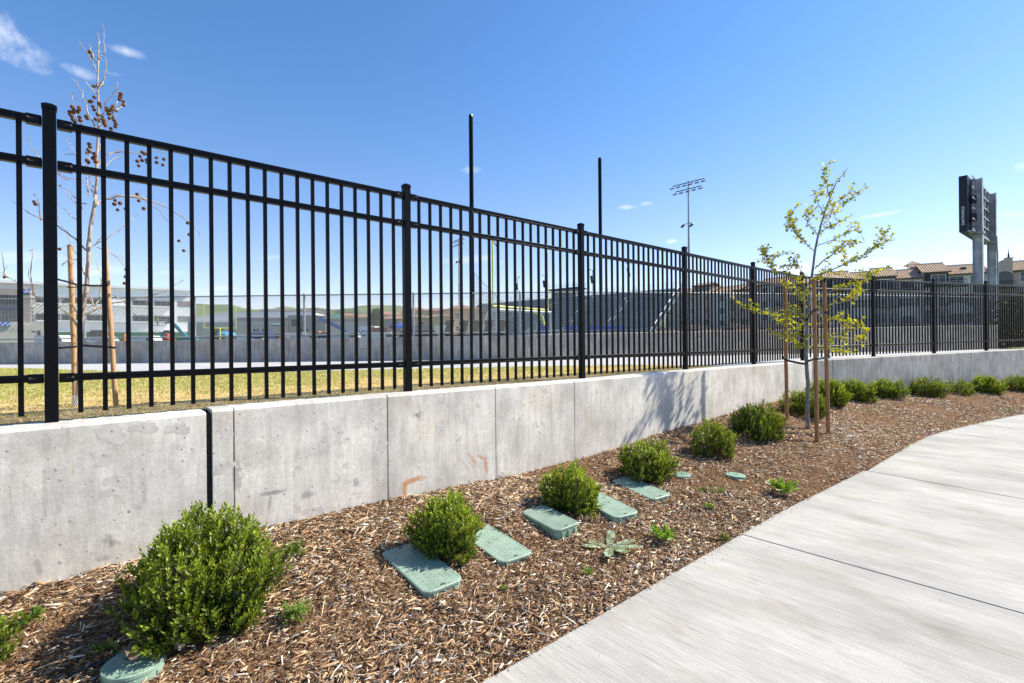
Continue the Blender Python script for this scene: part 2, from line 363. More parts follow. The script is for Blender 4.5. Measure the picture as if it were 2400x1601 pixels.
def path_mat():
    m, nt, b = newmat('broomed_concrete'); L = nt.links
    tc = nd(nt, 'ShaderNodeTexCoord'); obj = tc.outputs['Object']
    def dt(v, k):
        x = nd(nt, 'ShaderNodeVectorMath'); x.operation = 'DOT_PRODUCT'; L.new(obj, x.inputs[0]); x.inputs[1].default_value = tuple(q*k for q in v); return x.outputs['Value']
    def mapn(rot, sc_, s, d, r=.6):
        if rot:
            cb = nd(nt, 'ShaderNodeCombineXYZ'); L.new(dt(N1, sc_[0]), cb.inputs[0]); L.new(dt(D1, sc_[1]), cb.inputs[1]); v = cb.outputs[0]
        else: v = obj
        n = nd(nt, 'ShaderNodeTexNoise'); setin(n, 'Scale', s); setin(n, 'Detail', d); setin(n, 'Roughness', r); L.new(v, n.inputs[0]); return n.outputs[0]
    def rg(v, a, b_, c, d):
        x = nd(nt, 'ShaderNodeMapRange'); x.inputs[1].default_value = a; x.inputs[2].default_value = b_; x.inputs[3].default_value = c; x.inputs[4].default_value = d; L.new(v, x.inputs[0]); return x.outputs[0]
    def mul(a, b_):
        x = nd(nt, 'ShaderNodeMath'); x.operation = 'MULTIPLY'; L.new(a, x.inputs[0]); L.new(b_, x.inputs[1]); return x.outputs[0]
    ang = math.atan2(N1.y, N1.x)    # broom runs across the path: rotate so local x runs along N1
    broom = mapn(1, (4.5, 80, 1), 1.0, 5, .7)
    broom2 = mapn(1, (1.6, 24, 1), 1.0, 4, .6)
    band = mapn(1, (.8, 2.4, 1), 1.0, 6, .62)
    spk = mapn(0, (1, 1, 1), 130, 3, .6); blot = mapn(0, (1, 1, 1), 1.1, 5, .6)
    fine_l = mapn(1, (2.2, 120, 1), 1.0, 3, .55)
    f = mul(mul(mul(rg(fine_l, .30, .46, .80, 1.02), rg(broom, .34, .66, .80, 1.10)), rg(broom2, .32, .68, .95, 1.04)), mul(rg(band, .34, .58, .82, 1.04), mul(rg(spk, .3, .7, .87, 1.07), rg(blot, .35, .65, .88, 1.06))))
    vm = nd(nt, 'ShaderNodeVectorMath'); vm.operation = 'SCALE'; vm.inputs[0].default_value = (.48, .462, .418); L.new(f, vm.inputs['Scale'])
    vo = nd(nt, 'ShaderNodeTexVoronoi'); setin(vo, 'Scale', 3.2); L.new(obj, vo.inputs['Vector'])
    lt = nd(nt, 'ShaderNodeMath'); lt.operation = 'LESS_THAN'; L.new(vo.outputs['Distance'], lt.inputs[0]); lt.inputs[1].default_value = .018
    mx = nd(nt, 'ShaderNodeMix'); mx.data_type = 'RGBA'; L.new(lt.outputs[0], mx.inputs[0]); L.new(vm.outputs[0], mx.inputs[6]); mx.inputs[7].default_value = (.12, .09, .07, 1)
    warm = mapn(1, (1.2, 2.6, 1), 1.0, 6, .65); mw = nd(nt, 'ShaderNodeMix'); mw.data_type = 'RGBA'; mw.blend_type = 'MULTIPLY'; L.new(rg(warm, .50, .68, 0, .75), mw.inputs[0]); L.new(mx.outputs[2], mw.inputs[6]); mw.inputs[7].default_value = (.84, .79, .72, 1)
    L.new(mw.outputs[2], b.inputs['Base Color']); setin(b, 'Roughness', .85); setin(b, 'Specular IOR Level', .25)
    bp = nd(nt, 'ShaderNodeBump'); setin(bp, 'Distance', .0035); setin(bp, 'Strength', .8); L.new(broom, bp.inputs['Height']); L.new(bp.outputs[0], b.inputs['Normal'])
    return m
M_path = path_mat()

# ------------------------------------------------------------------ setting: ground, path, lawn
def quad_sheet(name, poly, z, mat, kind='structure', thick=0.):
    mb = MB()
    if thick: mb.prism([(x, y, z-thick) for x, y in poly], (0, 0, thick))
    else: mb.add([(x, y, z) for x, y in poly], [tuple(range(len(poly)))])
    return tag(mb.build(name, mat), kind=kind)
M_ground = basic('dry_ground', (.16, .13, .09), .95, 0, .25, .4)
quad_sheet('ground', [(-3000, -3000), (3000, -3000), (3000, 3000), (-3000, 3000)], -.16, M_ground)

# raised land behind the wall (its edge follows the back of the wall)
back1 = lambda u: D1*u+N1*(pf1-.26)
E0 = back1(-60); 
Bc = cross_lines(N1, pf1-.26, N2, pf2-.26); E2 = Bc+D2*400
M_field = basic('playing_field', (.07, .13, .04), .9, 0, .2, .05)
quad_sheet('field', [(E0.x, E0.y), (Bc.x, Bc.y), (E2.x, E2.y), (E2.x, 2900), (-2900, 2900), (-2900, E0.y)], 1.02, M_field, thick=1.1)
# walkway between lawn and second wall
W2 = [(-30, 13.5, 1.70), (-12.4, 13.8, 1.73), (-6, 13.9, 1.77), (0, 14.1, 1.81), (1.7, 14.5, 1.85), (4.5, 15.3, 1.89), (7.2, 16.2, 1.93), (12.5, 18.4, 2.04), (17.1, 20.2, 2.12), (21.0, 21.7, 2.16)]
LB = [(-30, 13.0), (-16, 12.4), (-11, 11.0), (-9.8, 10.55), (-8.6, 9.85), (-7.5, 9.35), (-6.2, 8.75), (-5.2, 8.4), (-3.85, 8.5), (-2.15, 9.1), (0, 9.6), (2.5, 9.94), (3.4, 9.6), (3.9, 9.2), (4.15, 8.95)]
M_walk = basic('walkway_concrete', (.46, .45, .43), .88, 0, .1, 2, .001, 60, .25)
wk = [(x, y-.0) for x, y, _ in W2]+[(60, 38), (60, 33)]
bk = [Bc+D2*50, Bc, back1(D1.dot(Vector((4.15, 8.95, 0))))]
quad_sheet('walkway', wk[:-2]+[(60, 36)]+[(b.x, b.y) for b in bk]+LB[::-1], 1.13, M_walk, thick=.12)
# lawn
M_lawn = basic('lawn_soil', (.58, .43, .20), .95, 0, .3, 5, .01, 60, .1)
lwn = LB+[(back1(D1.dot(Vector((4.15, 8.95, 0)))-.0).x, back1(D1.dot(Vector((4.15, 8.95, 0)))).y), (back1(-22).x, back1(-22).y)]
quad_sheet('lawn', lwn, 1.136, M_lawn, thick=.1)
def in_poly(P, poly):
    x, y = P[:, 0], P[:, 1]; c = np.zeros(len(P), bool); n = len(poly); j = n-1
    for i in range(n):
        xi, yi = poly[i]; xj, yj = poly[j]
        with np.errstate(divide='ignore', invalid='ignore'):
            m = ((yi > y) != (yj > y)) & (x < (xj-xi)*(y-yi)/(yj-yi+1e-12)+xi)
        c ^= m; j = i
    return c
def grass():
    n = 520000
    P = np.stack([rng.uniform(-16, 4.4, n), rng.uniform(1.0, 12.6, n)], 1); P = P[in_poly(P, lwn)]
    keep = rng.uniform(0, 1, len(P)) < np.clip(1.25-P[:, 1]*.07, .35, 1); P = P[keep]
    p = P@np.array([N1.x, N1.y]); dist = (pf1-.26)-p                  # distance behind the wall
    g = 1.25*vnoise(P, .9, 11)+.8*vnoise(P*np.array([.5, 1.4]), 2.4, 12)+.5*vnoise(P, 6, 13)
    green = np.clip(.68+(np.clip(dist, 0, 3.0)-1.55)*.65+g*.55, 0, 1)
    green = np.where(rng.uniform(0, 1, len(P)) < .2, rng.uniform(0, 1, len(P)), green)
    h = rng.uniform(.008, .022, len(P))*(.6+.7*green); yaw = rng.uniform(0, 6.283, len(P)); w = rng.uniform(.0025, .0045, len(P))*(1+P[:, 1]*.06)
    lean = rng.normal(0, .7, (len(P), 2))*h[:, None]
    z0 = 1.134
    V = np.empty((len(P), 3, 3)); dx, dy = np.cos(yaw)*w, np.sin(yaw)*w
    V[:, 0] = np.stack([P[:, 0]-dx, P[:, 1]-dy, np.full(len(P), z0)], 1); V[:, 1] = np.stack([P[:, 0]+dx, P[:, 1]+dy, np.full(len(P), z0)], 1)
    V[:, 2] = np.stack([P[:, 0]+lean[:, 0], P[:, 1]+lean[:, 1], z0+h], 1)
    tan = np.array([.80, .56, .28]); gr = np.array([.38, .43, .11]); c = tan+(gr-tan)*green[:, None]; c = c*rng.uniform(.6, 1.3, (len(P), 1))
    col = np.repeat(c, 3, axis=0)
    o = npmesh('grass', V.reshape(-1, 3), np.arange(len(P)*3).reshape(-1, 3), M_blade, col)
    tag(o, 'short turf with straw coloured and green patches behind the black fence', 'grass', kind='stuff')
grass()

# mulch bed soil
def mulch_bed():
    pe = [Vector((x, y, 0)) for x, y in pathE]
    # stations on the path edge, matched to the wall
    st = []
    for i in range(len(pe)-1):
        k = max(1, int((pe[i+1]-pe[i]).length/.07))
        for j in range(k): st.append(pe[i].lerp(pe[i+1], j/k))
    st = [p for p in st if p.x > -7 and p.x < 26]
    rows = 30; V = []; uc = D1.dot(CORN)
    for p in st:
        u1 = D1.dot(p); 
        # blend between the two runs of the wall
        q1 = wu(min(u1, uc)); q2 = CORN+D2*max(0, D2.dot(p-CORN))
        q = q1 if u1 < uc-2.2 else q2
        if uc-2.2 <= u1:
            a = min(1, (u1-(uc-2.2))/4.0); q = q1.lerp(q2, a*a*(3-2*a)) if a < 1 else q2
        V.append([p.lerp(q, j/rows) for j in range(rows+1)])
    A = np.array([[(v.x, v.y) for v in r] for r in V]); n, m, _ = A.shape
    z = ground_np(A.reshape(-1, 2)); VV = np.concatenate([A.reshape(-1, 2), z[:, None]], 1)
    idx = np.arange(n*m).reshape(n, m); Fq = np.stack([idx[:-1, :-1], idx[1:, :-1], idx[1:, 1:], idx[:-1, 1:]], -1).reshape(-1, 4)
    o = npmesh('mulch_bed', VV, Fq, M_soil, smooth=True); tag(o, kind='structure')
mulch_bed()

def seg_side_ok(P):
    """inside the strip between wall front and path edge"""
    return in_poly(P, strip)
strip = pathE[0:]+[(wallF[2][0], wallF[2][1]), (wallF[1][0], wallF[1][1]), (wallF[0][0], wallF[0][1])]
def chips():
    out = []
    def scatter(n, xr, yr, lo, hi, dens=None):
        P = np.stack([rng.uniform(*xr, n), rng.uniform(*yr, n)], 1); P = P[in_poly(P, strip)]
        # keep only what the view could include
        ok = (np.abs(P[:, 0]) < P[:, 1]*1.25+.6) & (P[:, 1] > 1.3); P = P[ok]
        out.append((P, rng.uniform(lo, hi, len(P)) if False else np.exp(rng.normal(math.log((lo+hi)/2), .45, len(P)))))
    scatter(330000, (-4.5, 3.0), (1.3, 5.2), .014, .038)
    scatter(230000, (-4.5, 3.0), (1.3, 5.2), .004, .011)
    scatter(160000, (-2.0, 6.5), (4.2, 8.6), .006, .015)
    scatter(170000, (-2.0, 6.5), (4.2, 8.6), .016, .034)
    scatter(190000, (3.0, 15.5), (7.5, 14.5), .022, .042)
    scatter(5500, (-4.5, 6.5), (1.3, 8.0), .05, .075)
    P = np.concatenate([a for a, _ in out]); ln = np.concatenate([b for _, b in out])
    for lx, ly, a_, w_, l_ in LIDS:
        dx, dy = P[:, 0]-lx, P[:, 1]-ly; X_, Y_ = dx*math.cos(a_)+dy*math.sin(a_), -dx*math.sin(a_)+dy*math.cos(a_)
        m = (np.abs(X_) > w_/2+.002) | (np.abs(Y_) > l_/2+.002); P, ln = P[m], ln[m]
    for lx, ly, r_ in LIDS_R: m = np.hypot(P[:, 0]-lx, P[:, 1]-ly) > r_*.97; P, ln = P[m], ln[m]
    n = len(P)
    # clumpy patches of fines versus chips
    cl = vnoise(P, 1.6, 21)+.6*vnoise(P, 5, 22); keep = rng.uniform(0, 1, n) < np.clip(.86+cl*.55, .38, 1); P, ln, cl = P[keep], ln[keep], cl[keep]; n = len(P)
    ln = ln*(1+.35*np.clip(cl, -1, 1))
    # a few pieces have spilled over the edge of the path
    pe_ = np.array(pathE[2:16]); sg = rng.integers(0, len(pe_)-1, 2600); tt = rng.uniform(0, 1, (2600, 1)); Q = pe_[sg]*(1-tt)+pe_[sg+1]*tt; dr_ = pe_[sg+1]-pe_[sg]; dr_ /= np.linalg.norm(dr_, axis=1, keepdims=True)
    sp_ = rng.exponential(.022, (2600, 1))+rng.choice([0, .25], (2600, 1), p=[.97, .03])*rng.uniform(0, 1, (2600, 1)); Q = Q+np.stack([dr_[:, 1], -dr_[:, 0]], 1)*sp_; P = np.concatenate([P, Q]); ln = np.concatenate([ln, rng.uniform(.004, .018, 2600)]); n0_ = n; n = len(P)
    ln = np.clip(ln, .007, .11); w = ln*np.where(rng.uniform(0, 1, n) < .6, rng.uniform(.05, .14, n), rng.uniform(.12, .32, n)); w = np.clip(w, .0011, .015); th = np.clip(w*rng.uniform(.2, .6, n), .0009, .005)
    yaw = rng.normal(math.atan2(D1.y, D1.x)+.25, 1.0, n); pitch = rng.normal(0, .17, n); roll = rng.normal(0, .5, n)
    z = ground_np(P)+rng.uniform(-.001, .013, n)+rng.uniform(0, .012, n)*(ln > .03)+th/2+np.abs(np.sin(pitch))*ln*.25
    z[n0_:] = .003+th[n0_:]/2+np.abs(np.sin(pitch[n0_:]))*ln[n0_:]*.4
    ca, sa = np.cos(yaw), np.sin(yaw); cp, sp = np.cos(pitch), np.sin(pitch); c_r, s_r = np.cos(roll), np.sin(roll)
    X = np.stack([ca*cp, sa*cp, sp], 1); Yv = np.stack([-sa, ca, 0*sa], 1); Z = np.cross(X, Yv)
    Y2 = Yv*c_r[:, None]+Z*s_r[:, None]; Z2 = -Yv*s_r[:, None]+Z*c_r[:, None]
    C = np.concatenate([P, z[:, None]], 1)
    t1 = rng.uniform(.15, 1, n); t2 = rng.uniform(.15, 1, n); sk = rng.uniform(-.5, .5, n)*w
    V = np.empty((n, 8, 3)); k = 0
    for sz in (-.5, .5):
        for (sx, sy, tt) in ((-.5, -.5, t1), (.5, -.5, t2), (.5, .5, t2), (-.5, .5, t1)):
            V[:, k] = C+X*(ln*sx)[:, None]+Y2*((w*sy*tt)+sk*sx)[:, None]+Z2*(th*sz)[:, None]; k += 1
    base = (np.arange(n)*8)[:, None, None]
    q = np.array([[4, 5, 6, 7], [0, 1, 5, 4], [1, 2, 6, 5], [2, 3, 7, 6], [3, 0, 4, 7]])
    Fq = (base+q[None]).reshape(-1, 4)
    pal = np.array([[.040, .021, .011], [.10, .057, .031], [.17, .10, .053], [.25, .155, .085], [.35, .235, .135], [.46, .34, .215], [.58, .48, .36], [.36, .32, .28], [.30, .14, .055], [.15, .125, .11]])
    pr = np.array([.14, .17, .18, .16, .12, .085, .055, .055, .012, .05]); ci = rng.choice(len(pal), n, p=pr/pr.sum())
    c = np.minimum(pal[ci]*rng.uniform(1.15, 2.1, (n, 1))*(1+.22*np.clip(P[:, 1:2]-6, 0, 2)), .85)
    col = np.repeat(c, 8, axis=0)
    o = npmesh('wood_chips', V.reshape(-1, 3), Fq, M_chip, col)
    tag(o, 'shredded brown bark and wood chips covering the planting bed', 'mulch', kind='stuff')
    print('chips', n)

# concrete path in slabs, with its curved edge
def path():
    mb = MB(); T = .12
    # joint lines cross the path: foot on the edge, direction
    def edge_at(P, d):  # where a line P + t d meets the path edge
        best = None
        for A, B in zip(pathE[:-1], pathE[1:]):
            A_ = Vector((*A, 0)); e = Vector((*B, 0))-A_; det = d.x*(-e.y)+e.x*d.y
            if abs(det) < 1e-9: continue
            r = A_-P; s_ = (d.x*r.y-d.y*r.x)/det*-1; s_ = (r.x*d.y-r.y*d.x)/(-(e.x*d.y-e.y*d.x)) if abs(e.x*d.y-e.y*d.x) > 1e-9 else -1
            if -1e-6 <= s_ <= 1+1e-6: return A_+e*s_
        return None
    J = []   # (edge point, far point)
    Wd = 9.0
    for k in range(-4, 1): e = Vector((1.879, 4.166, 0))+Vector((.755, .656, 0)).normalized()*(3.03*k); J.append((e, e+N1*Wd))
    def jj(x0, y0, x1, y1):
        a = at_z(x0, y0, 0); b = at_z(x1, y1, 0); J.append((a, a+(b-a).normalized()*Wd))
    jj(2031, 1103, 2400, 1170); jj(2204, 1011.5, 2400, 1039)
    e = Vector((8.586, 9.392, 0)); J.append((e, e+(J[-1][1]-J[-1][0]).normalized().lerp(N2, .5).normalized()*Wd))
    for k in (1, 2, 3, 4, 5): q = Vector((11.074, 10.8, 0))+D2*(3.05*(k-1)); J.append((q, q+N2*Wd))
    pe = [Vector((x, y, 0)) for x, y in pathE]
    def arc(P):
        d, s_ = poly_dist(np.array([[P.x, P.y]]), pathE); return float(s_[0])
    acc = [0]
    for a, b in zip(pe[:-1], pe[1:]): acc.append(acc[-1]+(b-a).length)
    g = .0065
    for (a0, b0), (a1, b1) in zip(J[:-1], J[1:]):
        s0, s1 = arc(a0), arc(a1); mids = [p for p, s_ in zip(pe, acc) if s0+.02 < s_ < s1-.02]
        t0 = (b0-a0).normalized(); t1 = (b1-a1).normalized(); al0 = Vector((-t0.y, t0.x, 0)); al1 = Vector((-t1.y, t1.x, 0))
        if al0.dot(a1-a0) < 0: al0 = -al0
        if al1.dot(a1-a0) < 0: al1 = -al1
        ed = [a0+al0*g]+mids+[a1-al1*g]
        # smooth the edge a little
        ring = ed+[b1-al1*g, b0+al0*g]
        n = len(ring); top = [Vector((p.x, p.y, 0)) for p in ring]
        cen = sum(top, Vector())/n
        ins = [p+(cen-p).normalized()*.008 for p in top]
        mb.loft([[p-Vector((0, 0, T)) for p in top], [p-Vector((0, 0, .006)) for p in top], ins], True)
    o = mb.build('path', M_path); tag(o, kind='structure')
    # dark base under the slabs, seen in the joints
    mb = MB(); mb.add([(-14, -12, -.10), (45, -12, -.10), (45, 25, -.10), (34, 20.9, -.10)]+[(x, y, -.10) for x, y in pathE[::-1][1:]], [tuple(range(4+len(pathE)-1))])
    tag(mb.build('path_base', basic('joint_dirt', (.05, .045, .04), .95)), kind='structure')
path()

# ------------------------------------------------------------------ the concrete walls
def wall_run(D, N, pf, u0, u1, ztop, zbot, grooves, thick=.26, bev=.018, wide=()):
    """a length of wall with real V grooves in its front face"""
    mb = MB(); us = []
    for gq in sorted(grooves): us += [(gq-.0065, 0), (gq, -.016), (gq+.0065, 0)]
    for gq in sorted(wide): us += [(gq-.012, 0), (gq-.006, -.014), (gq+.006, -.014), (gq+.012, 0)]
    us += [(u0, 0), (u1, 0)]; us = sorted(us)
    n = max(2, int((u1-u0)/.5)); us = sorted(us+[(u0+(u1-u0)*k/n, 0) for k in range(1, n) if all(abs(u0+(u1-u0)*k/n-a[0]) > .03 for a in us)])
    rings = []
    for u, d in us:
        zt = ztop(u); B = D*u
        rings.append([B+N*(pf+d)+Vector((0, 0, zbot)), B+N*(pf+d)+Vector((0, 0, zt-bev)), B+N*(pf+d-bev)+Vector((0, 0, zt)), B+N*(pf-thick+bev)+Vector((0, 0, zt)), B+N*(pf-thick)+Vector((0, 0, zt-bev)), B+N*(pf-thick)+Vector((0, 0, zbot))])
    mb.loft(rings); return mb
UW = lambda px, seg=1: (D1 if seg == 1 else D2).dot(on_wall(px, 1000, seg))
zt1 = lambda u: 1.152+.006*math.sin(u)
def st_(px, py, rw, rh, tilt, c, s, seg=1):
    P = on_wall(px, py, seg); k = P.y/F
    return ((D1 if seg == 1 else D2).dot(P), P.z, rw*k*1.3, rh*k, tilt, c, s)
rust = (.50, .22, .07)
stains1 = [st_(962, 1128, 22, 8, 10, rust, .8), st_(984, 1121, 14, 8, 0, rust, .5), st_(948, 1150, 6, 22, 0, rust, .75), st_(1108, 1077, 22, 5, -50, rust, .45), st_(1139, 1092, 5, 26, 4, rust, .75), st_(1128, 1072, 14, 4, -30, rust, .7), st_(1090, 1090, 26, 3, -50, rust, .3),
           st_(1292, 985, 5, 70, 0, (.46, .38, .25), .6), st_(880, 1000, 2.2, 16, 0, rust, .5), st_(562, 972, 2, 5, 0, rust, .8),
           st_(600, 1065, 46, 40, 10, (.36, .33, .27), .35), st_(640, 1155, 26, 6, 0, (.20, .20, .19), .7), st_(556, 1120, 10, 40, 0, (.24, .24, .23), .6), st_(720, 1160, 14, 10, 0, (.22, .22, .21), .6), st_(835, 1130, 7, 14, 0, (.24, .24, .23), .6), st_(632, 1180, 3, 24, -6, (.26, .26, .25), .6)]
stains0 = [st_(170, 1098, 2.5, 22, 0, (.52, .36, .16), .5), st_(300, 1310, 90, 60, 0, (.40, .35, .29), .3), st_(160, 1250, 70, 40, 10, (.38, .34, .29), .25), st_(105, 1170, 5, 60, 0, (.33, .29, .24), .35), st_(90, 1330, 5, 30, 10, (.26, .24, .22), .5), st_(240, 1310, 12, 8, 0, (.25, .25, .24), .5)]
M_c0 = concrete('wall_concrete_near', D1, stains=stains0)
M_c1 = concrete('wall_concrete', D1, stains=stains1)
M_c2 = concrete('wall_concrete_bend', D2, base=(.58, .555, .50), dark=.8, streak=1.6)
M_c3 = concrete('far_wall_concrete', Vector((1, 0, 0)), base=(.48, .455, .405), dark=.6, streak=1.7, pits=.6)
uj = UW(491)
wallA = thing('retaining_wall', 'pale concrete wall section left of the open dark joint', 'wall', (wu(-3).x, wu(-3).y, 0))
wall_run(D1, N1, pf1, -9, uj-.019, lambda u: zt1(u)-.012, -.3, [-3.2]).build('wall_body', M_c0, wallA)
wallB = thing('retaining_wall', 'long pale concrete wall under the black fence, right of the open joint, with orange rust marks', 'wall', (wu(4).x, wu(4).y, 0))
gro = [UW(x) for x in (548, 908.6, 1162, 1347, 1587, 1767)]
wall_run(D1, N1, pf1, uj+.019, UC-.001, zt1, -.3, gro).build('wall_body', M_c1, wallB)
mb = MB(); mb.box(D1*uj+N1*(pf1-.13)+Vector((0, 0, .43)), (.022, .20, 1.40), X=D1); mb.build('joint_filler', M_foam, wallB)
wallC = thing('retaining_wall', 'shaded grey concrete wall past the bend, behind the row of small shrubs', 'wall', ((CORN+D2*5).x, (CORN+D2*5).y, 0))
u2c = D2.dot(CORN); zt2 = lambda u: 1.158+max(0, u-u2c)/14.64*.21
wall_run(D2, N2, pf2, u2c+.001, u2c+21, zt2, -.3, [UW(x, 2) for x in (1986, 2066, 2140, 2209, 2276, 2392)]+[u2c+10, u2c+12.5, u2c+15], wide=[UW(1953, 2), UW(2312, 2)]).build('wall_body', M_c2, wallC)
# mortar patches and plugs
def patch(px, py, rw, rh, parent, seed):
    rr = random.Random(seed); P = on_wall(px, py); k = P.y/F; u = D1.dot(P); mb = MB(); n = 34; ring = []
    ph = rr.uniform(0, 6)
    for i in range(n):
        a = 2*math.pi*i/n; r = 1+.24*math.sin(2*a+ph)+.18*math.sin(3*a+2*ph)+.10*math.sin(7*a+ph)+rr.uniform(-.10, .10)
        ring.append((math.cos(a)*rw*k*1.25*r, math.sin(a)*rh*k*r))
    r0 = [D1*(u+x)+N1*(pf1-.001)+Vector((0, 0, P.z+z)) for x, z in ring]; r1 = [D1*(u+x*.97)+N1*(pf1+.0006)+Vector((0, 0, P.z+z*.97)) for x, z in ring]
    mb.loft([r0, r1]); o = mb.build('mortar_patch', M_patch, parent)
    mb = MB(); x, z = rr.uniform(-.2, .3)*rw*k, rr.uniform(-.1, .4)*rh*k
    mb.lathe([(.009, 0), (.009, .0018), (.007, .0024)], D1*(u+x)+N1*pf1+Vector((0, 0, P.z+z)), 12, X=D1, Z=N1); mb.build('plug', M_plug, o)
sc7 = 1/3.3586
for i, (x, y, a, b) in enumerate([(450, 540, 38, 60), (415, 820, 50, 60), (1140, 410, 40, 48), (1125, 690, 28, 50), (1210, 650, 28, 85), (1320, 550, 32, 45), (1590, 460, 40, 50), (1660, 375, 32, 55), (1660, 640, 32, 55), (2140, 330, 28, 45), (2130, 535, 32, 45), (1130, 1170, 60, 42), (2140, 930, 28, 45), (2262, 420, 16, 40)]):
    patch(400+x*sc7, 850+y*sc7, a*sc7, b*sc7, wallB, i)
sb = 1/2.237
for i, (x, y, a, b) in enumerate([(590, 265, 45, 50), (760, 230, 45, 32), (545, 385, 45, 45), (285, 455, 34, 36), (615, 510, 40, 36), (590, 565, 34, 32), (30, 350, 38, 36), (935, 235, 38, 36)]):
    patch(x*sb, 900+y*sb, a*sb, b*sb, wallA, 40+i)
for i, (x, y, a, b) in enumerate([(1190, 245, 28, 40), (1500, 235, 16, 12)]): pass
def plug(px, py, parent):
    P = on_wall(px, py); mb = MB(); mb.lathe([(.0075, 0), (.0075, .0012), (.006, .0018)], D1*D1.dot(P)+N1*pf1+Vector((0, 0, P.z)), 12, X=D1, Z=N1); mb.build('plug', M_plug, parent)
for x, y in [(1960, 920), (1630, 920), (1632, 520), (1672, 700), (1120, 970), (850, 570), (755, 985), (1455, 500), (1455, 930), (1958, 825), (1945, 500), (1910, 432)]: plug(400+x*sc7, 850+y*sc7, wallB)
for x, y in [(318, 500), (955, 342), (1010, 340), (960, 400), (320, 838), (318, 933), (620, 908), (960, 705), (370, 717)]: plug(x*sb, 900+y*sb, wallA)

# ------------------------------------------------------------------ black steel fence
def fence():
    fn = thing('metal_fence', 'black steel picket fence with three rails standing on the concrete wall', 'fence', (posts[2].x, posts[2].y, 1.15))
    ZT, ZM, ZB = 2.967, 2.712, 1.409; PT = 3.062
    # post and cap shared meshes
    mb = MB(); mb.box((0, 0, (PT-1.10)/2), (.0635, .0635, PT-1.10), bev=.004); pm = mb.build('post', M_black); pmesh = pm.data; bpy.data.objects.remove(pm)
    mb = MB()
    def sq(h, z, b=.008): return [Vector((x, y, z)) for x, y in [(-h+b, -h), (h-b, -h), (h, -h+b), (h, h-b), (h-b, h), (-h+b, h), (-h, h-b), (-h, -h+b)]]
    mb.loft([sq(.035, -.016), sq(.0362, -.014), sq(.0362, .006), sq(.022, .017)]); cm = mb.build('cap', M_black); cmesh = cm.data; bpy.data.objects.remove(cm)
    mb = MB(); mb.box((0, 0, 0), (.0254, .0254, 1.78), bev=.0025); km = mb.build('picket', M_black); kmesh = km.data; bpy.data.objects.remove(km)
    T0 = Matrix.Translation(-fn.location)
    for i, P in enumerate(posts):
        o = bpy.data.objects.new('post', pmesh); COL.objects.link(o); o.parent = fn; o.matrix_parent_inverse = T0
        d = D1 if i <= 7 else D2; o.location = (P.x, P.y, 1.10+dz[i]); o.rotation_euler = (0, 0, math.atan2(d.y, d.x))
        c = bpy.data.objects.new('post_cap', cmesh); COL.objects.link(c); c.parent = o; c.location = (0, 0, PT-1.10)
    for i in range(len(posts)-1):
        A, B = posts[i], posts[i+1]; d = (B-A).normalized(); n = Vector((d.y, -d.x, 0)); a0 = A+d*.034; b0 = B-d*.034
        for zr in (ZT, ZM, ZB):
            z0, z1 = Vector((0, 0, zr+dz[i])), Vector((0, 0, zr+dz[i+1])); mb = MB()
            prof = [(.019, -.0225), (.019, -.010), (.0165, -.008), (.0165, .000), (.019, .0025), (.019, .0185), (.015, .0225), (-.015, .0225), (-.019, .0185), (-.019, -.0225)]
            mb.loft([[P_+n*x+Vector((0, 0, z))+zz for x, z in prof] for P_, zz in ((a0, z0), (b0, z1))])
            rl = mb.build('rail', M_black, fn)
            for Q, sg, zz in ((a0, 1, z0), (b0, -1, z1)):
                if Q.y > 15: continue
                mb = MB(); c = Q+d*(.036*sg)+zz
                mb.box(c-Vector((0, 0, .002)), (.070, .046, .056), X=d, bev=.004)
                # pointed tongue on the rail face
                f = c+n*.0215
                mb.prism([f+d*(.030*sg)+Vector((0, 0, -.022)), f+d*(.052*sg)+Vector((0, 0, -.018)), f+d*(.060*sg)+Vector((0, 0, -.004)), f+d*(.054*sg)+Vector((0, 0, .014)), f+d*(.030*sg)+Vector((0, 0, .018))], n*.004)
                br = mb.build('bracket', M_black, rl)
                mb = MB(); mb.lathe([(.0095, 0), (.0095, .002), (.0075, .006), (.003, .008)], f+d*(.026*sg)+n*.002, 10, X=d, Z=n)
                mb.box(f+d*(.012*sg)+n*.0022, (.022, .0015, .006), X=d)
                br_ = mb.build('bolt', M_blackr if Q.y < 9 else M_black, rl)
    # pickets: nearest 100 as parts, the rest one object
    spots = []
    for i in range(len(posts)-1):
        A, B = posts[i], posts[i+1]; d = (B-A).normalized()
        for k in range(19):
            s_ = .134+k*(L_-.268)/18; P = A+d*s_; z = dz[i]+(dz[i+1]-dz[i])*s_/L_
            if i < 1 and k < 8: continue
            spots.append((P.length, P, z, math.atan2(d.y, d.x)))
    inview = sorted([s for s in spots if s[1].y > 1.5 and abs(s[1].x) < s[1].y*1.08], key=lambda s: s[0]); first = inview[:100]; rest = inview[100:]+[s for s in spots if s not in inview]
    for _, P, z, a in first:
        o = bpy.data.objects.new('picket', kmesh); COL.objects.link(o); o.parent = fn; o.matrix_parent_inverse = T0; o.location = (P.x, P.y, 1.187+.89+z); o.rotation_euler = (0, 0, a)
    mb = MB()
    for _, P, z, a in rest: mb.box((P.x, P.y, 1.187+.89+z), (.0254, .0254, 1.78), X=(math.cos(a), math.sin(a), 0))
    tag(mb.build('picket', M_black, fn), kind='stuff')
fence()

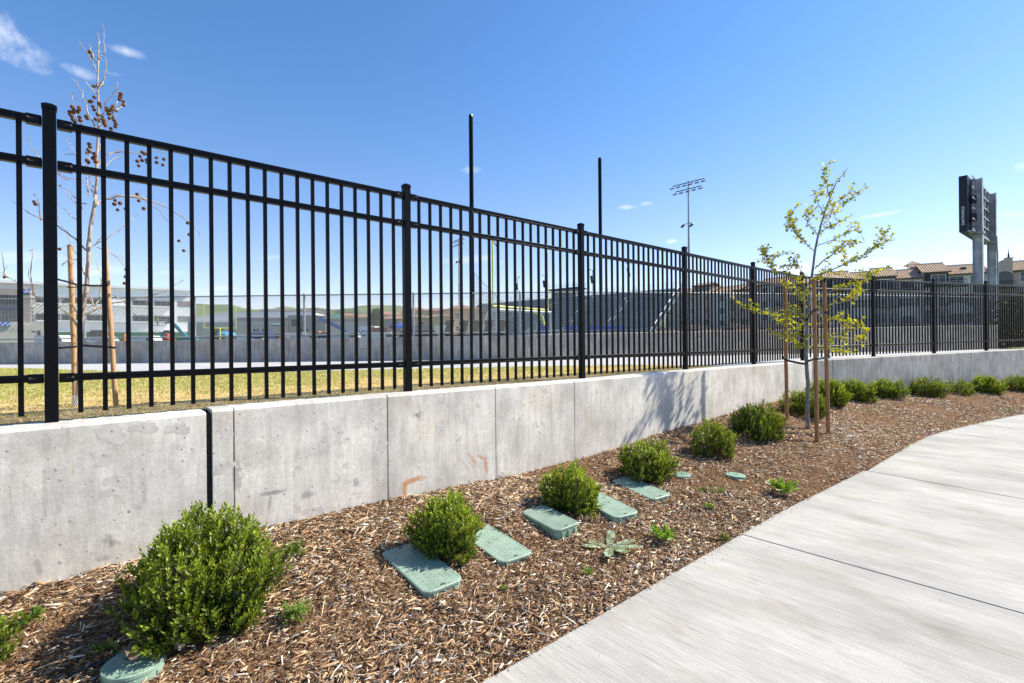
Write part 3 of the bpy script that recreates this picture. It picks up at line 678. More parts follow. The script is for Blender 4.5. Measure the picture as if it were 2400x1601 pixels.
# ------------------------------------------------------------------ second wall and chain-link fence
w2pts = [Vector((x, y, 0)) for x, y, _ in W2]; w2z = [z for *_, z in W2]
def w2_at(s):
    acc = 0
    for i in range(len(w2pts)-1):
        l = (w2pts[i+1]-w2pts[i]).length
        if s <= acc+l or i == len(w2pts)-2:
            t = (s-acc)/l; P = w2pts[i].lerp(w2pts[i+1], t); d = (w2pts[i+1]-w2pts[i]).normalized(); return P, d, w2z[i]+(w2z[i+1]-w2z[i])*t
        acc += l
w2len = sum((b-a).length for a, b in zip(w2pts[:-1], w2pts[1:]))
def far_wall():
    mb = MB(); rings = []; s = 0; joints = [9.2+k*3.66 for k in range(13)]; ss = sorted([k*.5 for k in range(int(w2len/.5)+1)]+[j+e for j in joints for e in (-.008, 0, .008)])
    for s in ss:
        P, d, z = w2_at(min(s, w2len-.01)); n = Vector((d.y, -d.x, 0)); dd = -.012 if any(abs(s-j) < 1e-6 for j in joints) else 0
        rings.append([P+n*dd+Vector((0, 0, .9)), P+n*dd+Vector((0, 0, z-.02)), P-n*.02+Vector((0, 0, z)), P-n*.22+Vector((0, 0, z)), P-n*.22+Vector((0, 0, .9))])
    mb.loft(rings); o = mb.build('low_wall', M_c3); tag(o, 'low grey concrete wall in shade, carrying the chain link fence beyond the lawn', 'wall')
far_wall()
def chain_link():
    H = 1.2; top = thing('chain_link_fence', 'galvanised chain link fence on the low concrete wall beyond the lawn', 'fence', (0, 14.2, 1.85))
    off = .11; ps = []
    k0 = (-7.58+30)  # a post stands at x=451 in the photo
    s_list = []; s = 0.6
    while s < w2len-.3: s_list.append(s); s += 3.02
    # shift so one falls at px 451 and 716
    P451 = at_y(451, 790, 13.85).x
    best = min(s_list, key=lambda q: abs(w2_at(q)[0].x-P451)); sh = P451-w2_at(best)[0].x; s_list = [q+sh for q in s_list if 0 < q+sh < w2len-.1]
    for s in s_list:
        P, d, z = w2_at(s); n = Vector((d.y, -d.x, 0)); b = P-n*off
        mb = MB(); mb.tube([b+Vector((0, 0, z-.0)), b+Vector((0, 0, z+H+.02))], .030, 10)
        mb.lathe([(.034, 0), (.034, .03), (.018, .05)], b+Vector((0, 0, z+H+.0)), 10); mb.box(b+Vector((0, 0, z+.01)), (.14, .12, .02), X=d)
        mb.build('post', M_galv, top, smooth=False)
    for zo, r, nm in ((H, .021, 'rail'), (.085, .02, 'rail')):
        mb = MB(); pts = []
        for k in range(int(w2len)+1):
            P, d, z = w2_at(min(k, w2len-.02)); n = Vector((d.y, -d.x, 0)); pts.append(P-n*off+Vector((0, 0, z+zo)))
        mb.tube(pts, r, 8); mb.build(nm, M_galv, top)
    # woven wire: two families of diagonals
    pitch = .072; r = .0038; n_ = int(w2len/pitch); V = []; Fa = []
    cache = [w2_at(min(max(k*pitch, 0), w2len-.01)) for k in range(n_+60)]
    steps = int((H-.02)/ (pitch/2))
    for fam in (1, -1):
        for k in range(-40, n_+40):
            for seg in range(0, steps, 6):
                a, b = seg, min(seg+6, steps)
                sa = (k+fam*a*.5)*pitch; sb_ = (k+fam*b*.5)*pitch
                if sa < 0 or sb_ < 0 or sa > w2len or sb_ > w2len: continue
                Pa, da, za = w2_at(sa); Pb, db, zb = w2_at(sb_); na = Vector((da.y, -da.x, 0)); o = off-.024-.003*fam
                A = Pa-na*o+Vector((0, 0, za+.03+a*pitch/2)); B = Pb-na*o+Vector((0, 0, zb+.03+b*pitch/2))
                if b == steps: B = B+(B-A).normalized()*.05
                side = (B-A).normalized().cross(na).normalized(); q = len(V)
                for Q in (A, B): V += [Q+side*r, Q-side*r*.5+na*r*.87, Q-side*r*.5-na*r*.87]
                Fa += [(q, q+1, q+4, q+3), (q+1, q+2, q+5, q+4), (q+2, q, q+3, q+5)]
    npmesh('wire_mesh', np.array([tuple(v) for v in V]), np.array(Fa), M_wire, parent=top).matrix_parent_inverse = Matrix.Translation(-top.location)
chain_link()

# ------------------------------------------------------------------ shrubs
LEAF_V = np.array([[0, 0, 0], [.5, 0, -.10], [1, 0, -.02], [.18, .55, .02], [.55, 1, .0], [.86, .62, 0], [.18, -.55, .02], [.55, -1, 0], [.86, -.62, 0]])
LEAF_F = np.array([[0, 1, 4, 3], [1, 2, 5, 4], [0, 6, 7, 1], [1, 7, 8, 2]])
def norm(a): return a/np.maximum(np.linalg.norm(a, axis=-1, keepdims=True), 1e-9)
def leaves(base, dirs, nrm, ln, wd, col):
    n = len(base); X = norm(dirs); Y = norm(np.cross(nrm, X)); Z = np.cross(X, Y)
    V = base[:, None]+X[:, None]*(LEAF_V[None, :, 0:1]*ln[:, None, None])+Y[:, None]*(LEAF_V[None, :, 1:2]*wd[:, None, None])+Z[:, None]*(LEAF_V[None, :, 2:3]*ln[:, None, None])
    Fq = (np.arange(n)[:, None, None]*9+LEAF_F[None]).reshape(-1, 4)
    return V.reshape(-1, 3), Fq, np.repeat(col, 9, axis=0)
def shrub(seed, w, h, shoots, pairs, ll, bright=1., flat=1.):
    g = np.random.default_rng(seed); rw, rh = w/2, h*.62; cz = h*.38
    az = g.uniform(0, 2*np.pi, shoots); sz = g.uniform(-.55, 1, shoots); ce = np.sqrt(1-sz**2)
    lump = 1+.16*np.sin(3*az+g.uniform(0, 6))+.10*np.sin(5*az+g.uniform(0, 6))+.10*np.sin(7*sz+2*az)
    rad = lump*(1-np.abs(g.normal(0, .17, shoots))); out = g.uniform(0, 1, shoots) < .08; rad = np.where(out, rad+g.uniform(.04, .26, shoots), rad); rad = np.clip(rad, .25, 1.3)
    O = np.stack([np.cos(az)*ce*rw*rad, np.sin(az)*ce*rw*rad, cz+sz*rh*rad], 1); O[:, 2] = np.maximum(O[:, 2], .02+g.uniform(0, .05, shoots))
    dr = norm(O-np.array([0, 0, -h*.25])); dr = norm(dr+np.array([0, 0, .35])+g.normal(0, .28, (shoots, 3)))
    SL = g.uniform(.06, .12, shoots)*(.8 if w < .7 else 1)
    B = []; Dd = []; Nn = []; LL = []; Wd = []; C = []; yc = g.uniform(.7, 1.25, shoots)
    a0 = g.uniform(0, 6.28, shoots); r0 = norm(np.cross(dr, g.normal(0, 1, (shoots, 3)))); r1 = np.cross(dr, r0)
    for k in range(pairs):
        t = k/(pairs-1)
        for sgn in (0, math.pi):
            ang = a0+k*1.65+sgn; q = r0*np.cos(ang)[:, None]+r1*np.sin(ang)[:, None]
            spread = 1.0-.45*t; ld = norm(dr+q*spread*g.uniform(.7, 1.2, (shoots, 1))+np.array([0, 0, .12]))
            B.append(O-dr*(SL*(1-t))[:, None]); Dd.append(ld); Nn.append(norm(dr-q*.6+g.normal(0, .25, (shoots, 3))))
            s_ = ll*g.uniform(.75, 1.2, shoots)*(1-.35*t*t); LL.append(s_); Wd.append(s_*g.uniform(.17, .24, shoots))
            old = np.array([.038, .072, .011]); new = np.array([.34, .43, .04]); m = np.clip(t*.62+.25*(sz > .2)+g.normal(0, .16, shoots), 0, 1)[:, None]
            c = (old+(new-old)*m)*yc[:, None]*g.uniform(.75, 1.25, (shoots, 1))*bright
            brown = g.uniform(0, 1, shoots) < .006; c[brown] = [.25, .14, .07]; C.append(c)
    V, Fq, col = leaves(np.concatenate(B), np.concatenate(Dd), np.concatenate(Nn), np.concatenate(LL), np.concatenate(Wd), np.concatenate(C))
    mb = MB()
    for i in range(0, shoots, 3):
        tip = Vector(O[i]); d = Vector(dr[i]); bse = Vector((O[i][0]*.12, O[i][1]*.12, 0)); mid = bse.lerp(tip-d*SL[i], .6)+Vector((0, 0, -.015*h))
        mb.tube([bse, mid, tip-d*SL[i], tip], [.0035, .0025, .0016, .0009], 4, False)
    return V, Fq, col, mb
def shrub_thing(data, label, P, rot=0., sc_=(1, 1, 1), group='low green shrubs planted along the concrete wall', meshes=None):
    t = thing('shrub', label, 'shrub', P, group); t.rotation_euler = (0, 0, rot); t.scale = sc_
    if meshes is None:
        V, Fq, col, mb = data; f = npmesh('foliage', V, Fq, M_leaf, col, t, True); s = mb.build('stem', M_stem, t, True); return t, (f.data, s.data)
    for nm, me in zip(('foliage', 'stem'), meshes):
        o = bpy.data.objects.new(nm, me); COL.objects.link(o); o.parent = t
    return t, meshes
def gp(u, p): P = D1*u+N1*p; return Vector((P.x, P.y, gz(P.x, P.y)-.005))
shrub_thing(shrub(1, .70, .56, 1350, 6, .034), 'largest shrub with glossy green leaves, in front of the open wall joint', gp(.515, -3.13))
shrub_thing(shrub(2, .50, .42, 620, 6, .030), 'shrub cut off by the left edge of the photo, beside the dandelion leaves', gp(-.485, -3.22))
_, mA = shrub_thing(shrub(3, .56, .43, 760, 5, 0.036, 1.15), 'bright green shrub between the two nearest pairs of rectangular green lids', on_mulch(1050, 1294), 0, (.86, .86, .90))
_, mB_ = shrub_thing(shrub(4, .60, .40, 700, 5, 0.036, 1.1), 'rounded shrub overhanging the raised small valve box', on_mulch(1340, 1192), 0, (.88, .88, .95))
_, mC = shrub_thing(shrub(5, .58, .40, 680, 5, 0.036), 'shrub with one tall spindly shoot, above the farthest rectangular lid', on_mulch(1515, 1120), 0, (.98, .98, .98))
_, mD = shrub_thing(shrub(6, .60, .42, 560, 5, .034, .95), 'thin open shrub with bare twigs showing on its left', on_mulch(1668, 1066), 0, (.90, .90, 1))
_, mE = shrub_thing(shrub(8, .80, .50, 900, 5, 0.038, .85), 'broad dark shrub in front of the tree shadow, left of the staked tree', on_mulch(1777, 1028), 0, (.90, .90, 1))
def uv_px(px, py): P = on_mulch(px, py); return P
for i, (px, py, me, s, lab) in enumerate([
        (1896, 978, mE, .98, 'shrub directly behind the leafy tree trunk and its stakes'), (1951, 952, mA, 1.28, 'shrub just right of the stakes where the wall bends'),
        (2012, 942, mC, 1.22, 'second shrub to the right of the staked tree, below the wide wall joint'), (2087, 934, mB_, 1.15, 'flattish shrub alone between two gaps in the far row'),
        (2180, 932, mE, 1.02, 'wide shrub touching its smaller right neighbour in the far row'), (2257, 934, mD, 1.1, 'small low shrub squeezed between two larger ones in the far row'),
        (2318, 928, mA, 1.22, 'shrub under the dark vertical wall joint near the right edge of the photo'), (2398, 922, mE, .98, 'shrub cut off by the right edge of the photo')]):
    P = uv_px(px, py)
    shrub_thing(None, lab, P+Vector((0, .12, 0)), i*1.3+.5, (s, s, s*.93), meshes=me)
# tall shoot on the fifth shrub

# ------------------------------------------------------------------ small plants in the mulch
def weed(kind, px, py, size, label, seed=0, bright=1.):
    g = np.random.default_rng(100+seed); P = on_mulch(px, py); k = P.y/F; w = size*k; t = thing('weed', label, 'weed', P+Vector((0, 0, .012)), 'small weeds growing in the mulch')
    B = []; Dd = []; Nn = []; LL = []; Wd = []; C = []
    if kind == 'feathery':
        for s in range(34):
            a = g.uniform(0, 6.28); el = g.uniform(.25, 1.2); d = np.array([math.cos(a)*math.cos(el), math.sin(a)*math.cos(el), math.sin(el)]); ln_ = w*.62*g.uniform(.6, 1.1)
            for q in range(22):
                tt = .25+.75*q/21; b = d*ln_*tt+np.array([0, 0, -.12*ln_*tt*tt]); sd = norm(np.cross(d, g.normal(0, 1, 3))); B.append(b); Dd.append(norm(d*.7+sd)); Nn.append(norm(g.normal(0, 1, 3)+np.array([0, 0, 1.5]))); LL.append(w*.12*(1.25-tt)); Wd.append(w*.012+.0006); C.append(np.array([.20, .31, .05])*g.uniform(.6, 1.3)*bright)
    elif kind == 'rosette':
        for s in range(7):
            a = [.25, 1.3, 2.75, 3.35, 4.5, 5.25, 5.9][s]; ln_ = w*.58*g.uniform(.75, 1.05); d = np.array([math.cos(a), math.sin(a), .16])
            for q in range(11):
                tt = .1+.9*q/10
                for sg in (-1, 1):
                    sd = np.array([-math.sin(a)*sg, math.cos(a)*sg, .12]); B.append(d*ln_*tt); Dd.append(norm(sd+d*.8)); Nn.append(norm(np.array([0, 0, 1])+g.normal(0, .25, 3))); LL.append(w*.115*math.sin(.35+tt*2.2)); Wd.append(w*.03); C.append(np.array([.40, .48, .33])*g.uniform(.75, 1.25))
            B.append(d*0.); Dd.append(d); Nn.append(np.array([0, 0, 1.])); LL.append(ln_); Wd.append(w*.02); C.append(np.array([.45, .5, .38]))
    elif kind == 'grass':
        for s in range(90):
            a = g.uniform(0, 6.28); el = g.uniform(.5, 1.5); d = np.array([math.cos(a)*math.cos(el), math.sin(a)*math.cos(el), math.sin(el)]); B.append(np.array([g.normal(0, w*.14), g.normal(0, w*.14), 0])); Dd.append(d); Nn.append(norm(g.normal(0, 1, 3))); LL.append(w*g.uniform(.25, .6)); Wd.append(.0018); C.append(np.array([.24, .26, .09])*g.uniform(.6, 1.3))
    else:
        n = 26 if kind == 'leafy' else 60; sp = .5
        for s in range(n):
            a = g.uniform(0, 6.28); r = w*sp*math.sqrt(g.uniform(0, 1)) if kind == 'mat' else 0; el = g.uniform(.2, 1.1) if kind == 'leafy' else .3
            c0 = np.array([math.cos(a)*r, math.sin(a)*r*(1 if kind == 'leafy' else .45), 0])
            for q in range(7 if kind == 'leafy' else 4):
                a2 = a+g.normal(0, .9); d = np.array([math.cos(a2)*math.cos(el), math.sin(a2)*math.cos(el), math.sin(el)]); tt = (.3+q*.11) if kind == 'leafy' else g.uniform(0, .2)
                dd0 = np.array([math.cos(a)*math.cos(el), math.sin(a)*math.cos(el), math.sin(el)]); B.append(c0+dd0*w*.55*tt); Dd.append(d); Nn.append(norm(np.array([0, 0, 1])+g.normal(0, .4, 3))); LL.append(w*.16 if kind == 'leafy' else .02); Wd.append(w*.05 if kind == 'leafy' else .006); C.append(np.array([.16, .27, .035])*g.uniform(.6, 1.3)*bright)
    V, Fq, col = leaves(np.array(B), np.array(Dd), np.array(Nn), np.array(LL), np.array(Wd), np.array(C)); npmesh('foliage', V, Fq, M_leaf, col, t, True)
weed('feathery', 692, 1452, 92, 'feathery bright green weed right of the largest shrub', 1)
weed('feathery', 688, 1302, 70, 'pale low weed against the right side of the largest shrub', 2, .8)
weed('rosette', 1428, 1287, 124, 'pale spiny thistle rosette lying flat in the mulch', 3)
weed('leafy', 1552, 1270, 58, 'compact bright green weed right of the pale thistle', 4, 1.35)
weed('leafy', 1836, 1158, 66, 'upright yellow-green weed near the path edge below the small round lid', 5, 1.35)
weed('leafy', 1376, 1349, 28, 'tiny dark green weed below the pale thistle', 6, 1.1)
weed('grass', 1698, 1270, 36, 'grassy tuft growing at the very edge of the path', 7)
weed('leafy', 1662, 1194, 24, 'small sprig in a line of woody debris', 8, 1.2)
weed('mat', 1668, 1152, 60, 'thin sprawling green weed between the weedy sprig and the round lid', 9)
weed('mat', 2180, 994, 150, 'low flat green patch beside the path where it starts to curve', 10, .9)
weed('mat', 2350, 962, 60, 'sparse green patch in the mulch near the right edge of the photo', 14, .9)
weed('mat', 2010, 965, 80, 'low green runners in front of the shrubs right of the stakes', 15, .9)
weed('leafy', 1183, 1386, 18, 'single tiny seedling in the mulch right of the nearest rectangular lid', 11, 1.2)
weed('leafy', 75, 1462, 56, 'dandelion-like leaves near the left edge of the photo', 12, 1.0)
weed('leafy', 238, 1532, 40, 'weed leaves squeezed between the raised round box and the largest shrub', 13, .8)

# ------------------------------------------------------------------ valve boxes
def lid_mat(kind):
    m, nt, b = newmat('green_lid_'+kind); L = nt.links; tc = nd(nt, 'ShaderNodeTexCoord'); obj = tc.outputs['Object']
    n = nd(nt, 'ShaderNodeTexNoise'); setin(n, 'Scale', 9); setin(n, 'Detail', 7); L.new(obj, n.inputs[0])
    mr = nd(nt, 'ShaderNodeMapRange'); setin(mr, 1, .3); setin(mr, 2, .7); setin(mr, 3, .85); setin(mr, 4, 1.15); L.new(n.outputs[0], mr.inputs[0])
    mp = nd(nt, 'ShaderNodeMapping'); L.new(obj, mp.inputs[0])
    if kind == 'brick':
        t = nd(nt, 'ShaderNodeTexBrick'); L.new(mp.outputs[0], t.inputs[0]); t.inputs['Color1'].default_value = (1, 1, 1, 1); t.inputs['Color2'].default_value = (.86, .86, .86, 1); t.inputs['Mortar'].default_value = (.30, .34, .32, 1)
        setin(t, 'Scale', 1.0); setin(t, 'Mortar Size', .0016); setin(t, 'Mortar Smooth', .2); setin(t, 'Brick Width', .085); setin(t, 'Row Height', .021); t.offset = .5; pat = t.outputs['Color']
        mp.inputs['Rotation'].default_value = (0, 0, 0)
    else:
        t = nd(nt, 'ShaderNodeTexVoronoi'); setin(t, 'Scale', 62); t.inputs['Randomness'].default_value = .15; L.new(mp.outputs[0], t.inputs['Vector'])
        r_ = nd(nt, 'ShaderNodeMapRange'); setin(r_, 1, .12); setin(r_, 2, .42); setin(r_, 3, 1.08); setin(r_, 4, .72); L.new(t.outputs['Distance'], r_.inputs[0]); pat = r_.outputs[0]
    m1 = nd(nt, 'ShaderNodeVectorMath'); m1.operation = 'MULTIPLY'; L.new(pat, m1.inputs[0]); m1.inputs[1].default_value = (.315, .43, .335)
    m2 = nd(nt, 'ShaderNodeVectorMath'); m2.operation = 'SCALE'; L.new(m1.outputs[0], m2.inputs[0]); L.new(mr.outputs[0], m2.inputs['Scale']); L.new(m2.outputs[0], b.inputs['Base Color'])
    setin(b, 'Roughness', .5); setin(b, 'Specular IOR Level', .45)
    bp = nd(nt, 'ShaderNodeBump'); setin(bp, 'Distance', .003); L.new(pat, bp.inputs['Height']); L.new(bp.outputs[0], b.inputs['Normal'])
    return m
M_brick = lid_mat('brick'); M_stud = lid_mat('stud')
def text_mesh(body, size, mat, parent, mtx, extrude=.001, bold=0., name='lettering'):
    cu = bpy.data.curves.new('t', 'FONT'); cu.body = body; cu.size = size; cu.extrude = extrude; cu.offset = bold; cu.align_x = 'CENTER'; cu.align_y = 'CENTER'
    o = bpy.data.objects.new('t', cu); COL.objects.link(o); dg = bpy.context.evaluated_depsgraph_get(); dg.update(); me = bpy.data.meshes.new_from_object(o.evaluated_get(dg)); bpy.data.objects.remove(o); bpy.data.curves.remove(cu)
    me.transform(mtx); me.materials.clear(); me.materials.append(mat); me.name = name
    return link(name, me, parent, True)
LIDS = []
def rrect(w, l, r, n=5):
    pts = []
    for cx, cy, a0 in ((w/2-r, l/2-r, 0), (-w/2+r, l/2-r, 90), (-w/2+r, -l/2+r, 180), (w/2-r, -l/2+r, 270)):
        for k in range(n+1): a = R(a0+90*k/n); pts.append((cx+r*math.cos(a), cy+r*math.sin(a)))
    return pts
def rect_box(px, py, w, l, yaw, height, tilt, label, mat, letters=None, drop=0.):
    height += .008; P = on_mulch(px, py+height*250); LIDS.append((P.x, P.y, math.atan2(D1.y, D1.x)+R(yaw), w, l)); t = thing('valve_box', label, 'valve box', P+Vector((0, 0, height-.01-drop)), 'green irrigation valve boxes with rectangular lids')
    t.rotation_euler = (R(tilt[0]), R(tilt[1]), math.atan2(D1.y, D1.x)+R(yaw))
    mb = MB(); o = rrect(w*.97, l*.98, .055); o2 = rrect(w*1.03, l*1.03, .06)
    mb.loft([[Vector((x, y, -.18)) for x, y in o2], [Vector((x, y, -.012)) for x, y in o]])
    for x0 in [w*.5+.001]:
        for k in range(-3, 4):
            for sx in (-1, 1): mb.box((sx*(w*.49+.003), k*l*.12, -.07), (.012, .012, .10))
    for k in (-1, 0, 1):
        for sy in (-1, 1): mb.box((k*w*.26, sy*(l*.495+.003), -.07), (.014, .012, .10))
    mb.build('body', M_lid, t, True)
    mb = MB(); a = rrect(w, l, .055); b = rrect(w-.012, l-.012, .05); c = rrect(w-.036, l-.036, .04)
    mb.loft([[Vector((x, y, -.010)) for x, y in a], [Vector((x, y, .004)) for x, y in a], [Vector((x, y, .008)) for x, y in b], [Vector((x, y, .008)) for x, y in c], [Vector((x, y, .0065)) for x, y in rrect(w-.042, l-.042, .038)]])
    ld = mb.build('lid', mat, t, True)
    mb = MB(); mb.box((0, -l/2+.030, .0072), (.032, .013, .0024)); mb.box((0, l/2-.030, .0072), (.030, .013, .0024)); mb.build('bolt_recess', M_lidd, ld, True)
    if letters: text_mesh(letters, .075, M_lid, ld, Matrix.Translation((0, 0, .0075)) @ Matrix.Rotation(R(0), 4, 'Z'), .0012)
    return t
rect_box(985, 1326, .285, .61, -1, .024, (5.5, -1), 'green rectangular lid in front of the bright green shrub, its near corner chipped', M_brick, 'ICV')
rect_box(1156, 1268, .29, .60, -3, .018, (5, 1), 'green rectangular lid marked with three letters, right of the bright green shrub', M_brick, 'ICV')
rect_box(1288, 1213, .255, .455, -4, .062, (4, -3), 'small studded green box standing higher out of the mulch than the others', M_stud)
rect_box(1420, 1179, .29, .56, -10, .040, (5, 0), 'green rectangular box half hidden by the rounded shrub, with an orange leaf on its lid', M_brick, 'ICV')
rect_box(1500, 1140, .27, .58, -9, .030, (5, -2), 'farthest green rectangular lid, partly under the shrub with the tall shoot', M_brick)
# round boxes
LIDS_R = []
def round_box(P, r, tilt, label, big=False):
    LIDS_R.append((P.x, P.y, r))
    t = thing('round_valve_box', label, 'valve box', P, 'round green valve box lids'); t.rotation_euler = tilt
    mb = MB(); mb.lathe([(r*1.10, -.16), (r*1.09, -.075), (r*1.03, -.07), (r*.985, -.016), (r*.93, -.015)], n=48); 
    if big:
        for k in range(8): a = 2*math.pi*k/8+.3; mb.box((math.cos(a)*r*1.0, math.sin(a)*r*1.0, -.045), (.010, .010, .05), X=(math.cos(a), math.sin(a), 0))
    mb.build('body', M_lid, t, True)
    mb = MB(); mb.lathe([(r, -.012), (r, .003), (r*.975, .006), (r*.94, .0045)], n=44)
    if big:
        for i in range(-9, 10):
            for j in range(-9, 10):
                x, y = i*.0125, j*.0125
                if x*x+y*y > (r*.9)**2 or (abs(y) < .032 and abs(x) < .075) or (abs(x) < .03 and y > 0) : continue
                if (i+j) % 2: mb.box((x, y, .0052), (.010, .003, .002), X=(1, .0, 0))
                else: mb.box((x, y, .0052), (.003, .010, .002))
    else:
        for i in range(-7, 8):
            c = math.sqrt(max(0, (r*.9)**2-(i*r*.12)**2))
            if c > .01: mb.box((0, i*r*.12, .0052), (2*c, r*.05, .002), X=(1, .5, 0))
    ld = mb.build('lid', M_lid, t, True)
    mb = MB()
    if big:
        mb.lathe([(.010, .0046), (.010, .0056)], (-.035, .030, 0), 12); mb.lathe([(.012, .0046), (.012, .0056)], (.050, .040, 0), 12); mb.box((.02, -.098, .0056), (.036, .005, .001))
        mb.build('bolt_recess', M_lidd, ld, True)
        text_mesh('GV', .066, M_lid, ld, Matrix.Translation((-.004, -.022, .0052)), .0018, .001)
    else:
        mb.lathe([(r*.14, .004), (r*.14, .0066)], (r*.1, 0, 0), 12); mb.build('bolt_recess', M_lidd, ld, True)
Pr = at_z(313, 1553, .135)
round_box(Pr, .121, (R(1.5), R(1.5), R(22)), 'raised round green valve box marked GV, in front of the largest shrub', True)
Pr = on_mulch(1724, 1116); round_box(Pr+Vector((0, 0, .012)), .108, (R(1), R(2), R(20)), 'small round ribbed green lid lying alone in the mulch')
Pr = on_mulch(1596, 1114); round_box(Pr+Vector((0, 0, .008)), .105, (R(1), R(-2), 0), 'small round green lid half buried beside the shrub with the tall shoot')

chips()

# twigs, hose, fallen leaves
def ground_tube(name, label, cat, pts, r, mat, lift=.012, n=6):
    q = [on_mulch(x, y)+Vector((0, 0, lift)) for x, y in pts]; t = MB(); t.tube(q, r, n); o = t.build(name, mat); return tag(o, label, cat)
M_ptwig = basic('pale_twig', (.42, .33, .24), .85, 0, .2, 30)
ground_tube('twig', 'bent pale twig lying left of the bright green shrub', 'twig', [(902, 1290), (905, 1275), (912, 1252), (925, 1247), (960, 1246), (975, 1244)], [.003, .004, .0055, .0055, .004, .003], M_ptwig, .018)
ground_tube('twig', 'pale forked twig near the wall behind the bright green shrub', 'twig', [(852, 1238), (856, 1222), (864, 1200), (872, 1196), (884, 1193)], [.004, .005, .004, .003, .002], M_ptwig, .018)
ground_tube('twig', 'dark broken stick against the wall beside the largest shrub', 'twig', [(630, 1250), (645, 1256), (665, 1262)], [.005, .006, .003], M_stem, .014)
ground_tube('twig', 'long dark stick lying right of the farthest rectangular lid', 'twig', [(1553, 1180), (1590, 1189), (1640, 1197), (1690, 1201), (1735, 1208)], [.005, .009, .010, .006, .004], M_stem, .012)
ground_tube('twig', 'short grey stick lying near the path, right of the three stakes', 'twig', [(1983, 1028), (1996, 1024), (2011, 1020)], [.006, .007, .005], M_galv, .012)
ground_tube('drip_hose', 'black drip irrigation hose running to the raised round box', 'hose', [(30, 1612), (120, 1596), (170, 1583), (215, 1566), (250, 1553), (262, 1549)], .0075, M_blackr, .008, 8)
M_dead = basic('dead_leaf', (.19, .12, .09), .85, 0, .3, 30); M_orange = basic('orange_leaf', (.55, .26, .06), .8, 0, .2, 30)
def dead_leaf(P, s, label, mat, rot=0., tilt=(.2, .1)):
    g = random.Random(int(P.x*1000)); mb = MB(); n = 20; c = Vector((0, 0, .006)); ring = []
    for k in range(n): a = 2*math.pi*k/n; r = s*(.45+.30*abs(math.cos(2.5*a))+g.uniform(0, .12)); ring.append(Vector((r*math.cos(a), r*math.sin(a), .018*math.sin(3*a+1)*s/.05)))
    mb.add([c]+ring, [(0, k+1, (k+1) % n+1) for k in range(n)]); mb.tube([(0, 0, .006), (-s*1.2, 0, .012)], .0012, 4)
    o = mb.build('dead_leaf', mat); o.location = P; o.rotation_euler = (tilt[0], tilt[1], rot); tag(o, label, 'leaf')
dead_leaf(at_z(307, 1526, .20), .055, 'brown dead maple leaf resting on the rim of the raised round box', M_dead, 2.2, (.4, -.2))
dead_leaf(at_z(421, 1512, .16)+Vector((.0, -.0, .0)), .030, 'curled pale dead leaf under the front of the largest shrub', M_ptwig, .5, (.9, .3))
Pl = on_mulch(1421, 1176); dead_leaf(Vector((Pl.x, Pl.y, Pl.z+.062)), .018, 'tiny orange leaf on the lid beside the rounded shrub', M_orange)

